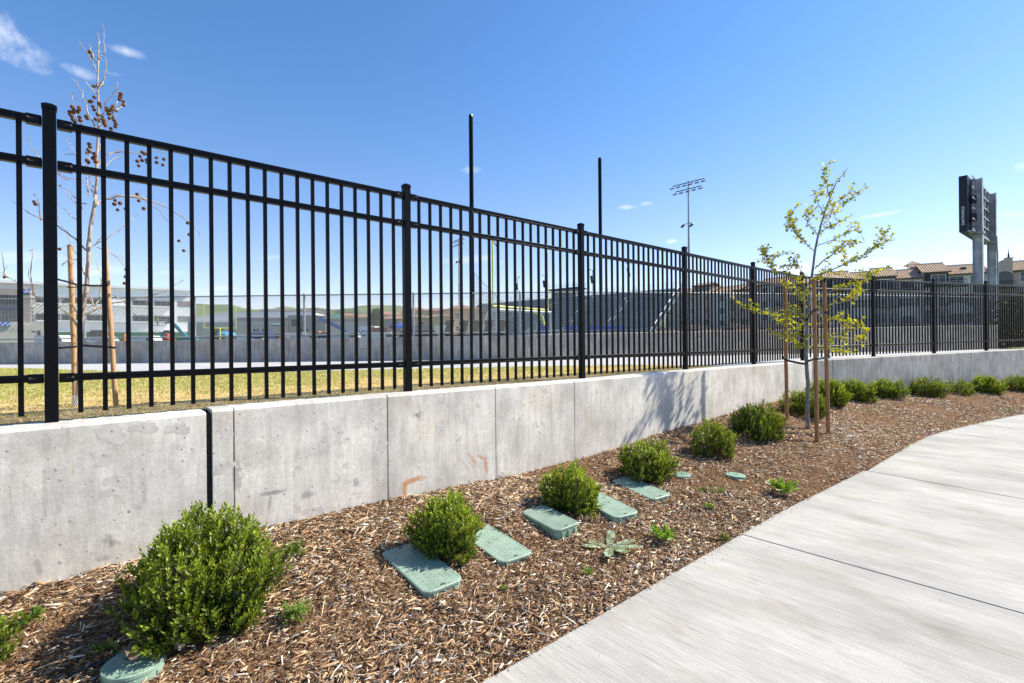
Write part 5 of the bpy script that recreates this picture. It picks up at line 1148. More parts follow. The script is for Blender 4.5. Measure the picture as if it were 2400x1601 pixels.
def apartments_right():
    fc = Facade(1940, 92, 2460, 78); t = thing('apartment_building', 'four storey taupe and white apartment block with tile roofs at the right edge', 'building', fc.pt(fc.len/2, 0, 1))
    segs = [  # px0, px1, ridge px y, eave px y, material, proud
        (1935, 1990, 642, 652, M_taupe, 1.2), (1990, 2050, 644.5, 655, M_cream, 0), (2050, 2096, 633, 647, M_taupe, 1.2), (2096, 2163, 635, 649.5, M_cream, 0),
        (2163, 2219, 622.5, 637, M_taupe, 1.2), (2219, 2318, 624, 638.5, M_cream, 0), (2366, 2470, 617, 630, M_taupe, .4)]
    for i, (a, b, yr, ye, m, pr) in enumerate(segs):
        u0, u1 = fc.u(a), fc.u(b); mid = (a+b)/2; ze = fc.z(mid, ye); zr = ze+1.75 if i else ze+1.5; mb = MB(); fc.box(mb, u0, u1, -9, pr, .8, ze); mb.build('wall', m, t)
        r = fc.tiled_roof(t, u0, u1, ze, zr, 4.5, pr)
        if i in (2, 3, 4, 5): fc.vent(r, (u0+u1)/2-(1.5 if i == 3 else 0), ze, zr); 
        if i in (3,): fc.vent(r, (u0+u1)/2+2.2, ze, zr)
        w = u1-u0
        for fl in range(4):
            zc = ze-1.15-3.05*fl
            if zc < 1.6: continue
            if m is M_cream:
                k = max(1, int(w/2.6))
                for q in range(k):
                    c = u0+w*(q+.5)/k; fc.window(t, c-.95, c+.95, zc-.85, zc+.65, pr, 2)
                    if fl > 0 and (q+fl) % 2:
                        mb = MB(); fc.box(mb, c-1.35, c-1.0, pr+.005, pr+.05, zc-.85, zc+.65); fc.box(mb, c+1.0, c+1.35, pr+.005, pr+.05, zc-.85, zc+.65); mb.build('shutter', M_maroon, t)
                    if (q+fl) % 2 == 0: balcony(fc, t, c-1.3, c+1.3, zc-.95, pr, .35)
            elif i != 6:
                c = (u0+u1)/2; mb = MB(); fc.box(mb, c-1.6, c+1.6, pr+.005, pr+.03, zc-1.3, zc+.7); mb.build('loggia', M_dark, t); fc.window(t, c-.7, c+1.3, zc-1.2, zc+.55, pr+.06, 2); balcony(fc, t, c-1.7, c+1.7, zc-1.35, pr, .3)
            else:
                for q in range(3): c = u0+1.9+q*3.2; fc.window(t, c-.75, c+.75, zc-.85, zc+.75, pr, 1)
    # stepped gable bay with finial
    u0, u1 = fc.u(2318), fc.u(2366); mb = MB(); zt = fc.z(2358, 609); zs = fc.z(2340, 617.5); pr = 1.6; fc.box(mb, u0, u1, -8, pr, .8, zs-.55)
    us = fc.u(2349); ring = [(u0, zs-.55), (u0, zs-.1), (u0+.5, zs), (us-1.1, zs-.12), (us-.5, zs+.25), (us, zs+.45), (us, zt), (u1, zt), (u1, zs-.55)]
    mb.prism([fc.pt(u, pr-.45, z) for u, z in ring], fc.N*.45); fc.box(mb, us-.08, u1+.08, pr-.5, pr+.06, zt+.002, zt+.14); w_ = mb.build('gable_bay', M_taupe, t)
    c = (us+u1)/2; mb = MB(); mb.lathe([(.18, 0), (.16, .12), (.09, .3), (.16, .42), (.07, .6), (.02, 1.35)], fc.pt(c, pr-.2, zt+.14), 8); mb.build('finial', M_dark, w_)
    for zc in (zs-2.9, zs-6, zs-9):
        c = u0+1.5; mb = MB(); ring = [(c-1.0, zc-1.1)]+[(c+1.0*math.cos(a), zc+.55+.9*math.sin(a)) for a in [math.pi-k*math.pi/8 for k in range(9)]]+[(c+1.0, zc-1.1)]
        mb.prism([fc.pt(u, pr-.2, z) for u, z in ring][::-1], fc.N*.22); mb.build('arched_window', M_glass, t); balcony(fc, t, c-1.2, c+1.2, zc-1.15, pr, .8)
    # cupola
    u0, u1 = fc.u(2152), fc.u(2173); n0 = -6.5; z0 = fc.z(2160, 640); z1 = fc.z(2160, 618.5)+.65; mb = MB(); fc.box(mb, u0, u1, n0-2.2, n0, z0, z1); cp = mb.build('cupola', M_cream, t)
    mb = MB(); c = fc.pt((u0+u1)/2, n0-1.1, z1); h = (u1-u0)/2+.55; X, Y = fc.U, fc.N
    mb.loft([[c+X*(h*a)+Y*(h*b) for a, b in ((-1, -1), (1, -1), (1, 1), (-1, 1))], [c+X*(h*a)+Y*(h*b)+Vector((0, 0, .12)) for a, b in ((-1, -1), (1, -1), (1, 1), (-1, 1))], [c+X*(.1*a)+Y*(.1*b)+Vector((0, 0, .85)) for a, b in ((-1, -1), (1, -1), (1, 1), (-1, 1))]]); mb.build('cupola_roof', M_tile, cp)
    mb = MB(); fc.box(mb, (u0+u1)/2-.45, (u0+u1)/2+.45, n0+.002, n0+.05, z1-1.0, z1-.3); mb.build('louvre', M_galvd, cp)
apartments_right()
def apartments_mid():
    fc = Facade(1480, 150, 1985, 104); t = thing('apartment_building', 'tile roofed apartments with a small square tower, left of the leafy tree', 'building', fc.pt(fc.len/2, 0, 1))
    segs = [(1560, 1612, 683, 690, M_taupe, 0), (1612, 1672, 679, 686, M_taupe, .6), (1672, 1712, 677, 684, M_cream, 0), (1712, 1726, 700, 706, M_taupe, 0), (1726, 1776, 668, 677, M_taupe, .8), (1776, 1840, 652, 664, M_cream, 0), (1840, 1893, 654, 666, M_taupe, .8), (1893, 1950, 646, 658, M_cream, 0)]
    for i, (a, b, yr, ye, m, pr) in enumerate(segs):
        u0, u1 = fc.u(a), fc.u(b); mid = (a+b)/2; ze = fc.z(mid, ye); mb = MB(); fc.box(mb, u0, u1, -10, pr, .8, ze); mb.build('wall', m, t); fc.tiled_roof(t, u0, u1, ze, ze+1.6, 4.5, pr, pitch=.42)
        k = max(1, int((u1-u0)/3.0))
        for fl in range(4):
            zc = ze-1.6-3.1*fl
            if zc < 2.2: continue
            for q in range(k): c = u0+(u1-u0)*(q+.5)/k; fc.window(t, c-.8, c+.8, zc-.8, zc+.7, pr, 2 if m is M_cream else 1)
    u0, u1 = fc.u(1624), fc.u(1663); z1 = fc.z(1643, 667.5); z0 = fc.z(1643, 688); mb = MB(); fc.box(mb, u0, u1, -4.5, -.4, z0-2, z1); tw = mb.build('tower', M_gbrown, t); fc.tiled_roof(tw, u0, u1, z1, z1+.55, 2.05, -.4, .4)
    u0, u1 = fc.u(1749), fc.u(1757); mb = MB(); fc.box(mb, u0, u1, -1.6, -.3, fc.z(1750, 675), fc.z(1753, 657)); mb.build('chimney', M_taupe, t)
apartments_mid()
def earth_bank():
    fc = Facade(1440, 96, 1990, 74); mb = MB(); n = 40; rings = []
    for i in range(n+1): u = fc.len*i/n; h = 3.2+.5*math.sin(i*.9)+.3*math.sin(i*2.3); rings.append([fc.pt(u, 3.5, .9), fc.pt(u, .8, .9+h*.75), fc.pt(u, -1.2, .9+h), fc.pt(u, -4.5, .9)])
    mb.loft(rings); tag(mb.build('earth_bank', basic('bare_earth', (.16, .095, .055), .95, 0, .35, .8)), kind='structure')
earth_bank()

def school():
    fc = Facade(-330, 118, 452, 156); t = thing('school_building', 'large white metal clad school building with two bands of windows at the left', 'building', fc.pt(fc.len*.6, 0, 1))
    z = fc.z; L0, L1 = 0, fc.len; ztop = z(300, 676.5)
    ub = fc.u(78); mb = MB(); fc.box(mb, ub, L1, -40, 0, .8, ztop); fc.box(mb, L0, ub, -40, -.5, .8, ztop); mb.build('wall', M_metalpan, t)
    mb = MB(); fc.box(mb, L0-.6, L1+.4, -40.5, 1.1, ztop+.003, ztop+.7); mb.build('roof', M_white, t)
    for k, (ya, yb) in enumerate(((704.5, 718), (740, 754))):
        za, zb = z(380, yb), z(380, ya)
        # grey brown end panel
        mb = MB(); fc.box(mb, fc.u(417), L1+.03, .003, .06, za, zb); mb.build('band_panel', M_gbrown, t)
        x0, x1 = 82, 408; u = fc.u(x0); ue = fc.u(x1); i = 0
        while u < ue-2:
            w = 5.2
            if i not in (3, 9): 
                mb = MB(); uu = min(u+w, ue); fc.box(mb, u+.15, uu-.15, .004, .16, za, zb); f = mb.build('window', M_gbrown, t)
                mb = MB(); m_ = 3
                for q in range(m_): a = u+.35+(uu-u-.7)*q/m_; fc.box(mb, a+.06, a+(uu-u-.7)/m_-.06, .17, .19, za+.15, zb-.35)
                mb.build('pane', M_glass, f)
            u += w; i += 1
        # slatted sunshade above each band, it throws the striped shade
        u0, u1 = fc.u(90), fc.u(402); mb = MB(); zs = za-.25
        q = u0
        while q < u1: fc.box(mb, q, q+.5, .1, 2.6, zs-.14, zs); q += 1.0
        fc.box(mb, u0, u1+.5, 2.61, 2.9, zs-.2, zs+.12); fc.box(mb, u0, u1, .02, .09, zs-.2, zs+.1); mb.build('sunshade', M_metalpan, t)
    mb = MB(); fc.box(mb, ub+.2, L1, .05, 3.4, .8, z(380, 777)); mb.build('canopy', M_white, t)
    mb = MB(); fc.box(mb, ub+3, L1-.5, 3.45, 3.55, .8, z(380, 779.5)); mb.build('green_screen', M_green, t)
    for a, b in ((215, 247), (382, 408)):
        mb = MB(); fc.box(mb, fc.u(a), fc.u(b), 3.57, 3.75, .8, z(a, 774.5)); mb.build('garage_opening', M_dark, t)
    # grey entrance block
    u1 = fc.u(77.5); zt_ = z(50, 680.5); mb = MB(); fc.box(mb, L0, u1, -.4, 3.0, .8, zt_); en = mb.build('entrance_block', M_gbrown, t)
    mb = MB(); fc.box(mb, fc.u(-60), fc.u(60.5), 3.003, 3.08, z(40, 754), z(40, 694)); g = mb.build('curtain_wall', M_glass, en)
    mb = MB(); fc.box(mb, fc.u(-60), fc.u(60.5), 3.085, 3.2, z(40, 728.5), z(40, 722)); mb.build('blue_band', M_navy, g)
    mb = MB()
    for k in range(1, 14): q = fc.u(-60)+(fc.u(60.5)-fc.u(-60))*k/14; fc.box(mb, q-.06, q+.06, 3.085, 3.18, z(40, 754)+.1, z(40, 729)); fc.box(mb, q-.06, q+.06, 3.085, 3.18, z(40, 721.5), z(40, 694.5))
    mb.build('mullion', M_galvd, g)
    mb = MB(); fc.box(mb, fc.u(62), fc.u(77), 3.003, 3.15, z(70, 690.5), z(70, 681)); sg = mb.build('sign_panel', M_blue, en)
    mb = MB(); c = fc.pt(fc.u(69.5), 3.17, z(70, 685.5))     # white swoosh across the blue sign
    for q, (du, dz_, l, a) in enumerate(((-.1, .10, 1.1, 12), (.15, -.12, .9, -14), (-.25, -.28, .5, 25))): mb.box(c+fc.U*du+Vector((0, 0, dz_)), (l, .03, .12), X=fc.U*math.cos(R(a))+Vector((0, 0, math.sin(R(a)))), Z=(-fc.U*math.sin(R(a))+Vector((0, 0, math.cos(R(a))))))
    mb.build('sign_mark', M_white, sg)
    mb = MB(); fc.box(mb, fc.u(-60), fc.u(36), 5.0, 5.4, z(20, 766.5), z(20, 756)); bb = mb.build('blue_banner', M_blue, en)
    mb = MB()
    for k in range(9): q = fc.u(-20)+k*.95; mb.bar(fc.pt(q, 5.42, z(20, 765)), fc.pt(q+.9, 5.42, z(20, 758)), .03, .22)
    mb.build('banner_mark', M_white, bb)
    mb = MB(); fc.box(mb, fc.u(-60), fc.u(118), 3.3, 4.9, .8, z(80, 756.5)); lw = mb.build('block_annex', M_beige, t)
    mb = MB()
    for a, b in ((84, 88.5), (89.5, 93.5)): fc.box(mb, fc.u(a), fc.u(b), 4.903, 4.97, z(90, 779.5), z(90, 777))
    fc.box(mb, fc.u(96.5), fc.u(103.5), 4.903, 4.98, z(90, 800), z(90, 775.5)); mb.build('opening', M_dark, lw)
    # rooftop unit
    mb = MB(); fc.box(mb, L0, fc.u(36), -7, -4, ztop+.71, z(20, 657)); fc.box(mb, fc.u(49), fc.u(65), -7, -4, ztop+.71, z(60, 660)); mb.build('rooftop_plant', M_beige, t)
school()

def low_hall():
    fc = Facade(440, 135, 962, 150); t = thing('sports_hall', 'long low white and grey building with sloping roof in front of the green hills', 'building', fc.pt(fc.len/2, 0, 1)); z = fc.z
    mb = MB(); fc.box(mb, 0, fc.u(740), -30, 0, .8, z(640, 746)); mb.build('wall', M_white, t)
    # curved white roof sheet
    A = [(452, 744), (500, 736), (540, 732), (600, 731.5), (660, 732), (735, 733), (742, 736)]
    mb = MB(); rings = []
    for x, y in A: rings.append([fc.pt(fc.u(x), .35, z(x, 747.5) if x > 500 else z(x, 752)), fc.pt(fc.u(x), .35, z(x, y)), fc.pt(fc.u(x), -30, z(x, y)+1.0), fc.pt(fc.u(x), -30, 2)])
    mb.loft(rings); mb.build('roof', M_metalpan, t)
    mb = MB(); fc.box(mb, fc.u(548), fc.u(745), -38, -30.2, 8, z(640, 727.2)+2.2); mb.build('rear_block', M_gbrown, t)
    mb = MB(); fc.box(mb, fc.u(556), fc.u(870), .36, 2.0, .8, z(700, 755)); mb.build('beige_wall', M_beige, t)
    mb = MB(); fc.box(mb, fc.u(556), fc.u(681), .37, 1.6, z(700, 754.9), z(700, 745.5)); mb.build('grey_band', M_gbrown, t); mb = MB(); fc.box(mb, fc.u(755), fc.u(862), .37, 1.6, z(700, 754.9), z(700, 747.5)); mb.build('grey_band', M_gbrown, t)
    mb = MB(); fc.box(mb, fc.u(681), fc.u(767), 2.1, 4.2, .8, z(700, 741)); mb.build('grey_block', M_gbrown, t)
    mb = MB(); fc.box(mb, fc.u(690), fc.u(706), 4.21, 4.4, z(700, 766), z(700, 750)); mb.build('dark_opening', M_dark, t)
    mb = MB(); fc.box(mb, fc.u(769), fc.u(802), -6, -1, z(780, 746), z(780, 735.5)); mb.build('mint_panel', M_mint, t)
    mb = MB(); fc.box(mb, fc.u(452), fc.u(545), .37, 3.2, .8, z(500, 757)); mb.build('annex', M_beige, t)
    mb = MB(); fc.box(mb, fc.u(645), fc.u(676), 4.6, 5.2, z(660, 767), z(660, 758.5)); cn = mb.build('striped_awning', M_white, t)
    mb = MB(); fc.box(mb, fc.u(645), fc.u(676), 5.21, 5.3, z(660, 766.5), z(660, 763.5)); fc.box(mb, fc.u(672), fc.u(678), 5.4, 5.6, z(660, 764), z(660, 759)); mb.build('green_stripe', M_green, cn)
    mb = MB()
    for a in (602, 610, 622, 710, 722): fc.box(mb, fc.u(a), fc.u(a)+.7, 4.3, 4.4, z(a, 778), z(a, 772))
    mb.build('window', M_glass, t)
low_hall()

def house(px0, px1, ridge, eave, Y, label, wallm=M_ochre, roofm=M_tile2, storeys=2):
    fc = Facade(px0, Y, px1, Y*1.02); W = fc.len; t = thing('house', label, 'house', fc.pt(W/2, 0, 1), 'tile roofed houses behind the sports field'); ze, zr = fc.z((px0+px1)/2, eave), fc.z((px0+px1)/2, ridge); dpt = 9
    mb = MB(); fc.box(mb, 0, W, -dpt, 0, .8, ze); mb.build('wall', wallm, t)
    mb = MB(); o = .6; h = min(W/2-.5, dpt/2); b = [fc.pt(-o, o, ze+.003), fc.pt(W+o, o, ze+.003), fc.pt(W+o, -dpt-o, ze+.003), fc.pt(-o, -dpt-o, ze+.003)]; r0, r1 = fc.pt(h*.8, -dpt/2, zr), fc.pt(W-h*.8, -dpt/2, zr)
    mb.add(b+[r0, r1], [(0, 1, 5, 4), (1, 2, 5), (2, 3, 4, 5), (3, 0, 4), (0, 3, 2, 1)])
    k = int(W/.6)
    for i in range(k):
        u = W*(i+.5)/k; tt = min(1, (u+o)/(h*.8+o), (W+o-u)/(h*.8+o)); p = fc.pt(u, o, ze+.05); q = fc.pt(u, o-(dpt/2+o)*tt, ze+(zr-ze)*tt+.05); mb.bar(p, q, .22, .14)
    mb.build('roof', roofm, t)
    k = max(1, int(W/3.4))
    for s in range(storeys):
        zc = ze-1.5-s*3.0
        if zc < 2: continue
        for i in range(k): c = W*(i+.5)/k; fc.window(t, c-.6, c+.6, zc-.65, zc+.6, 0, 2)
house(800, 845, 733, 741, 165, 'tile roofed house just right of the mint green panel')
house(836, 890, 735, 744, 150, 'tile roofed house left of the round green tree')
house(885, 950, 729, 738, 170, 'wide tile roofed house right of the round green tree')
house(905, 962, 738, 748, 140, 'lower tile roofed house behind the blue canopy', M_gbrown)
house(958, 1012, 719, 728, 150, 'ochre house with tile roof just right of the tall fence post')
house(1000, 1062, 720, 729, 132, 'ochre house with paired white windows, left of the thin light pole')
house(1052, 1128, 713, 725, 118, 'nearest ochre house, its roof rising beside the grandstand')
house(965, 1010, 737, 744, 112, 'low ochre house with an orange tile roof below the larger ones', M_ochre, M_tile)
house(1030, 1068, 735, 742, 108, 'small ochre building half behind the grandstand end', M_ochre, M_tile)

def round_tree(px, py0, py1, wpx, Y, label):
    c = at_y(px, (py0+py1)/2, Y); hh = (py1-py0)*Y/F/2; ww = wpx*Y/F/2; g = np.random.default_rng(int(px)); n = 5200; t = thing('tree', label, 'tree', (c.x, c.y, 1.0))
    u = g.normal(0, 1, (n, 3)); u = norm(u)*(g.uniform(.35, 1, (n, 1))**.6); cl = g.uniform(-1, 1, (26, 3)); idx = g.integers(0, 26, n); P = np.array([c.x, c.y, c.z])+(cl[idx]*.62+u*.40)*np.array([ww, ww, hh]); d = norm(g.normal(0, 1, (n, 3))); col = np.array([.15, .19, .045])*g.uniform(.5, 1.5, (n, 1))
    V, Fq, cc = leaves(P, d, norm(g.normal(0, 1, (n, 3))), np.full(n, .45), np.full(n, .14), col); npmesh('crown', V, Fq, M_leaf, cc, t).matrix_parent_inverse = Matrix.Translation(-t.location)
    mb = MB(); mb.tube([(c.x, c.y, .9), (c.x+.1, c.y, c.z-hh*.3), (c.x, c.y, c.z+hh*.3)], [.3, .22, .1], 7)
    for k in range(6): a = k*1.05; mb.tube([(c.x, c.y, c.z-hh*.4), (c.x+math.cos(a)*ww*.6, c.y+math.sin(a)*ww*.6, c.z+hh*.3)], [.12, .05], 5)
    mb.build('trunk', M_stem, t)
round_tree(882, 722, 768, 26, 105, 'olive green bushy tree among the distant tile roofed houses')
round_tree(512, 771, 792, 22, 100, 'small yellow-green tree under the distant yellow goal posts')

# ------------------------------------------------------------------ grandstand
def grandstand():
    ZB = 12.0; TL = at_y(1120, 712.5, 134); TR = at_y(1596, 674, 97); TL = Vector((TL.x, TL.y, 0)); TR = Vector((TR.x, TR.y, 0)); U = (TR-TL).normalized(); Nf = Vector((U.y, -U.x, 0)); W = (TR-TL).length
    zl = at_y(1120, 712.5, 134).z; zr = at_y(1596, 674, 97).z; ztop = (zl+zr)/2; n = 24; dp = 13.5; z0 = 2.3
    t = thing('grandstand', 'long grey aluminium grandstand with many rows of benches beyond the fence', 'grandstand', TL+U*(W/2)+Vector((0, 0, 1)))
    zt = lambda u: zl+(zr-zl)*u/W
    treads = MB(); seats = MB()
    for k in range(n):
        f = (k+1)/n; nn = dp*(1-f); s0, s1 = 0, W
        for (a, b) in ((0, W*.33), (W*.33, W*.66), (W*.66, W)):
            za, zb = z0+(zt(a)-z0)*f, z0+(zt(b)-z0)*f; A = TL+U*a+Nf*nn; B = TL+U*b+Nf*nn
            treads.bar(A+Vector((0, 0, za-.42)), B+Vector((0, 0, zb-.42)), .5, .05); treads.bar(A-Nf*.28+Vector((0, 0, za-.25)), B-Nf*.28+Vector((0, 0, zb-.25)), .03, .34)
            seats.bar(A+U*.15+Vector((0, 0, za)), B-U*.15+Vector((0, 0, zb)), .30, .05)
    treads.build('tread', basic('stand_metal_dark', (.15, .19, .25), .6, .2, .15, .8), t); seats.build('bench', basic('bench_aluminium', (.50, .54, .60), .45, .3, .1, .8), t)
    for u in (.4, W*.17, W*.33, W*.5, W*.66, W*.83, W-.4):
        mb = MB()
        for q in (-.45, .45):
            a = TL+U*(u+q)+Nf*dp+Vector((0, 0, z0+.95)); b = TL+U*(u+q)+Vector((0, 0, zt(u)+.95)); 
            if u < 1 or u > W-1:
                if q > 0 and u < 1 or q < 0 and u > W-1: continue
                mb.tube([a, b], .11, 5); 
                for k in range(9): p = a.lerp(b, k/8); mb.tube([p, p-Vector((0, 0, 1.2))], .03, 4)
                mb.bar(a-Vector((0, 0, 1.35)), b-Vector((0, 0, 1.35)), .12, .3)
            else:
                for k in range(5): p0, p1 = a.lerp(b, k/5+.02), a.lerp(b, k/5+.15); mb.tube([p0-Vector((0, 0, .9)), p0, p1, p1-Vector((0, 0, .9))], .07, 4)
        mb.build('handrail', M_galv, t)
    mb = MB(); m = 34; back = [TL+U*(W*k/m)-Nf*.4+Vector((0, 0, zt(W*k/m))) for k in range(m+1)]
    for p in back: mb.tube([p-Vector((0, 0, .2)), p+Vector((0, 0, 1.15))], .03, 4)
    for h in (.4, .8, 1.15): mb.tube([back[0]+Vector((0, 0, h)), back[-1]+Vector((0, 0, h))], .02, 4)
    mb.build('back_rail', M_galv, t)
    mb = MB()
    for k in range(12):
        u = W*k/11; a = TL+U*u
        for f in (.35, .7, 1): mb.tube([a+Nf*dp*(1-f)+Vector((0, 0, .9)), a+Nf*dp*(1-f)+Vector((0, 0, z0+(zt(u)-z0)*f-.45))], .09, 5)
        mb.tube([a+Nf*dp+Vector((0, 0, 1.1)), a+Vector((0, 0, zt(u)-.6))], .08, 4)
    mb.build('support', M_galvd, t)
    mb = MB(); a = TL+Nf*dp+Vector((0, 0, 1.7)); b = a+U*W; mb.bar(a, b, .06, 1.3); mb.build('front_panel', M_galv, t)
    # press box on top
    def along(px): # u where the pixel column meets the top line
        a_, _ = ray(px, 700); d = Vector((a_, 1, 0)); c = Nf.dot(TL); Y = c/Nf.dot(d); return U.dot(d*Y-TL), Y
    (ua, Ya), (ub, Yb) = along(1287), along(1352); zb_ = at_y(1320, 694, (Ya+Yb)/2).z; zt_ = at_y(1320, 679, (Ya+Yb)/2).z; c = TL+U*((ua+ub)/2)-Nf*1.8
    pb = MB(); pb.box(c+Vector((0, 0, (zb_+zt_)/2-.4)), (ub-ua-.9, 3, zt_-zb_+.8), X=U); p = pb.build('press_box', M_gbrown, t)
    mb = MB(); mb.box(c+Vector((0, 0, zt_+.17)), (ub-ua+.4, 3.9, .32), X=U); mb.build('press_box_roof', M_navy, p)
    mb = MB(); mb.box(c+Nf*1.52+Vector((0, 0, (zb_+zt_)/2)), (ub-ua-1.4, .05, (zt_-zb_)*.5), X=U); mb.build('press_box_window', M_glass, p)
    mb = MB()
    for k in range(8):
        for q in (-1, 1): b = c+U*((k/7-.5)*(ub-ua))+Nf*(1.8*q)+Vector((0, 0, zt_+.33)); mb.tube([b, b+Vector((0, 0, 1.1))], .03, 4)
    for h in (.55, 1.1):
        for q in (-1, 1): mb.tube([c+U*(q2*(ub-ua)*.5)+Nf*(1.8*q)+Vector((0, 0, zt_+.33+h)) for q2 in (-1, 1)], .025, 4)
    mb.build('roof_railing', M_galv, p)
    # speaker poles behind the top row
    for i, (px, y0, y1, lab) in enumerate(((1213, 650, 684, 'speaker pole above the left half of the grandstand'), (1277, 646, 676, 'speaker pole just left of the press box'), (1389, 633, 668, 'speaker pole right of the press box'), (1475, 617, 650, 'speaker pole above the right half of the grandstand'))):
        _, Y = along(px); Y += 2.5; q = at_y(px, y0, Y); mb = MB(); tt = thing('speaker_pole', lab, 'pole', (q.x, q.y, 1.0), 'speaker poles on the grandstand'); mb.tube([(q.x, q.y, 1.0), (q.x, q.y, q.z)], .07, 6); mb.build('pole', M_galvd, tt)
        mb = MB(); mb.bar(q+Vector((-.55, 0, -.1)), q+Vector((.5, 0, -.1)), .05, .05)
        for sx in (-.6, .45): mb.box(q+Vector((sx, -.1, .08)), (.32, .3, .2), X=(1, 0, .3), Z=(-.3, 0, 1))
        mb.build('floodlight', M_galvd, tt)
        mb = MB(); c2 = at_y(px-2, (y0+y1)/2+5, Y-.4); mb.box(c2, (.5, .35, 1.7), Z=(.16, 0, -1)); mb.build('loudspeaker', M_dark, tt)
grandstand()

# ------------------------------------------------------------------ light towers, poles, goals
def light_tower(px, ytop, Y, arm, label, tilt, cols=6):
    P = at_y(px, ytop, Y); t = thing('light_tower', label, 'floodlight tower', (P.x, P.y, 1.0)); mb = MB(); mb.tube([(P.x, P.y, .9), (P.x, P.y, P.z*.6), (P.x, P.y, P.z)], [.24, .19, .11] if Y < 100 else [.26, .2, .12], 10); mb.build('mast', M_galv, t)
    d = Vector((math.cos(R(tilt)), math.sin(R(tilt)), 0)); nrm = Vector((d.y, -d.x, 0))
    for k, (zz, w) in enumerate(((-.3, 1.0), (-1.45, .82))):
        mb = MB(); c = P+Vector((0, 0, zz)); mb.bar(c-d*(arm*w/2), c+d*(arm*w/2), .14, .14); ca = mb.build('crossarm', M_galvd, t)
        m = cols if k == 0 else cols-1
        for i in range(m):
            q = c+d*((i/(m-1)-.5)*arm*w); mb = MB(); mb.tube([q, q+Vector((0, 0, -.35))], .04, 4); mb.box(q+nrm*.25+Vector((0, 0, -.50)), (.62, .8, .22), X=d, Z=(nrm*.35+Vector((0, 0, 1))), bev=.08); mb.build('floodlight', M_galvd, ca)
    P2 = at_y(px+1, ytop+(100 if Y < 100 else 52), Y); mb = MB(); c = Vector((P.x, P.y, P2.z)); mb.bar(c-d*.9, c+d*.6, .1, .1)
    for s_, z_ in ((-1.1, 0), (.55, -.1)): mb.box(c+d*s_+Vector((0, 0, z_-.25)), (.75, .5, .22), X=d+Vector((0, 0, .75)), Z=Vector((0, 0, 1))-d*.75)
    mb.build('lower_floodlight', M_galvd, t)
light_tower(1613, 424, 90, 5.9, 'tall floodlight mast with a tilted double row of lamps, centre right sky', -47)
light_tower(1075, 559, 138, 5.2, 'distant thin floodlight mast seen through the fence near the black pole', -52, 5)
def pole(px, ytop, Y, label):
    P = at_y(px, ytop, Y); mb = MB(); mb.tube([(P.x, P.y, .95), (P.x, P.y, 4), (P.x, P.y, P.z-.1), (P.x, P.y, P.z)], [.125, .12, .115, .09], 10); mb.lathe([(.12, 3.2), (.12, 3.3)], (P.x, P.y, 0), 10); mb.lathe([(.12, P.z-.5), (.12, P.z-.42)], (P.x, P.y, 0), 10); mb.lathe([(.2, .98), (.2, 1.06)], (P.x, P.y, 0), 10)
    o = mb.build('net_pole', M_black); tag(o, label, 'pole', 'tall black ball net poles'); return P
pA = pole(1103.5, 269, 27, 'taller looking black pole rising left of centre above the fence'); pB = pole(1405.5, 370, 33.3, 'second black pole, right of centre, above the fence')
mb = MB()
a0 = at_y(1112, 640, 28); a1 = at_y(1166, 697, 30)
for k in range(15):
    f = k/14; p = a0.lerp(a1, f); q = Vector((p.x, p.y, 3.2)); mb.tube([p, q], .008, 3)
mb.tube([a0, a1], .015, 4)
for k in range(10): z = 3.4+k*.22; f = min(1, max(0, (a0.z-z)/(a0.z-a1.z))); p = a0.lerp(a1, f); mb.tube([Vector((a0.x, a0.y, z)), Vector((p.x, p.y, z))], .006, 3)
tag(mb.build('ball_net', M_galvd), 'thin sagging grey net hanging beside the left black pole', 'net')

def goal_post(xl, xr, yt, yc, Yl, Yr, label, pad=None, r=.065):
    A = at_y(xl, yc, Yl); B = at_y(xr, yc, Yr); zc = A.z; B.z = zc; top = at_y(xl, yt, Yl).z; t = thing('goal_post', label, 'goal post', ((A.x+B.x)/2, (A.y+B.y)/2, 1.0))
    mb = MB(); mb.tube([A, B], r*1.15, 8); mb.build('crossbar', M_yellow, t)
    for P in (A, B): mb = MB(); mb.tube([P, Vector((P.x, P.y, top))], r*.8, 8); mb.build('upright', M_yellow, t)
    M_ = (A+B)/2; d = (B-A).normalized(); n = Vector((-d.y, d.x, 0)); n = n if n.x > 0 else -n; G = M_+n*1.9 if pad else M_+n*1.0
    mb = MB(); mb.tube([M_, M_+n*.7+Vector((0, 0, -.15)), G+Vector((0, 0, -.7))-n*.1, Vector((G.x, G.y, zc-1.2)), Vector((G.x, G.y, .95))], r*1.3, 8); mb.build('gooseneck', M_yellow, t)
    if pad: mb = MB(); mb.tube([(G.x, G.y, 1.0), (G.x, G.y, 2.75)], .21, 12); mb.build('pad', M_blue, t)
    return A, B, top
A_, B_, tp = goal_post(1155.5, 1284, 563, 717.5, 33, 37.5, 'near yellow football goal post with a blue padded base', True)
mb = MB(); mb.add([(A_.x, A_.y, tp), (A_.x+.06, A_.y, tp-.02), (A_.x+.33, A_.y-.05, tp-.42), (A_.x+.25, A_.y-.05, tp-.44)], [(0, 1, 2, 3)]); mb.add([(A_.x, A_.y+.004, tp), (A_.x+.25, A_.y-.046, tp-.44), (A_.x+.33, A_.y-.046, tp-.42), (A_.x+.06, A_.y+.004, tp-.02)], [(0, 1, 2, 3)])
tag(mb.build('wind_ribbon', M_redp), 'short red ribbon on top of the near yellow goal upright', 'ribbon')
goal_post(478, 553, 712, 769, 74, 76, 'distant yellow goal post in front of the long low hall')

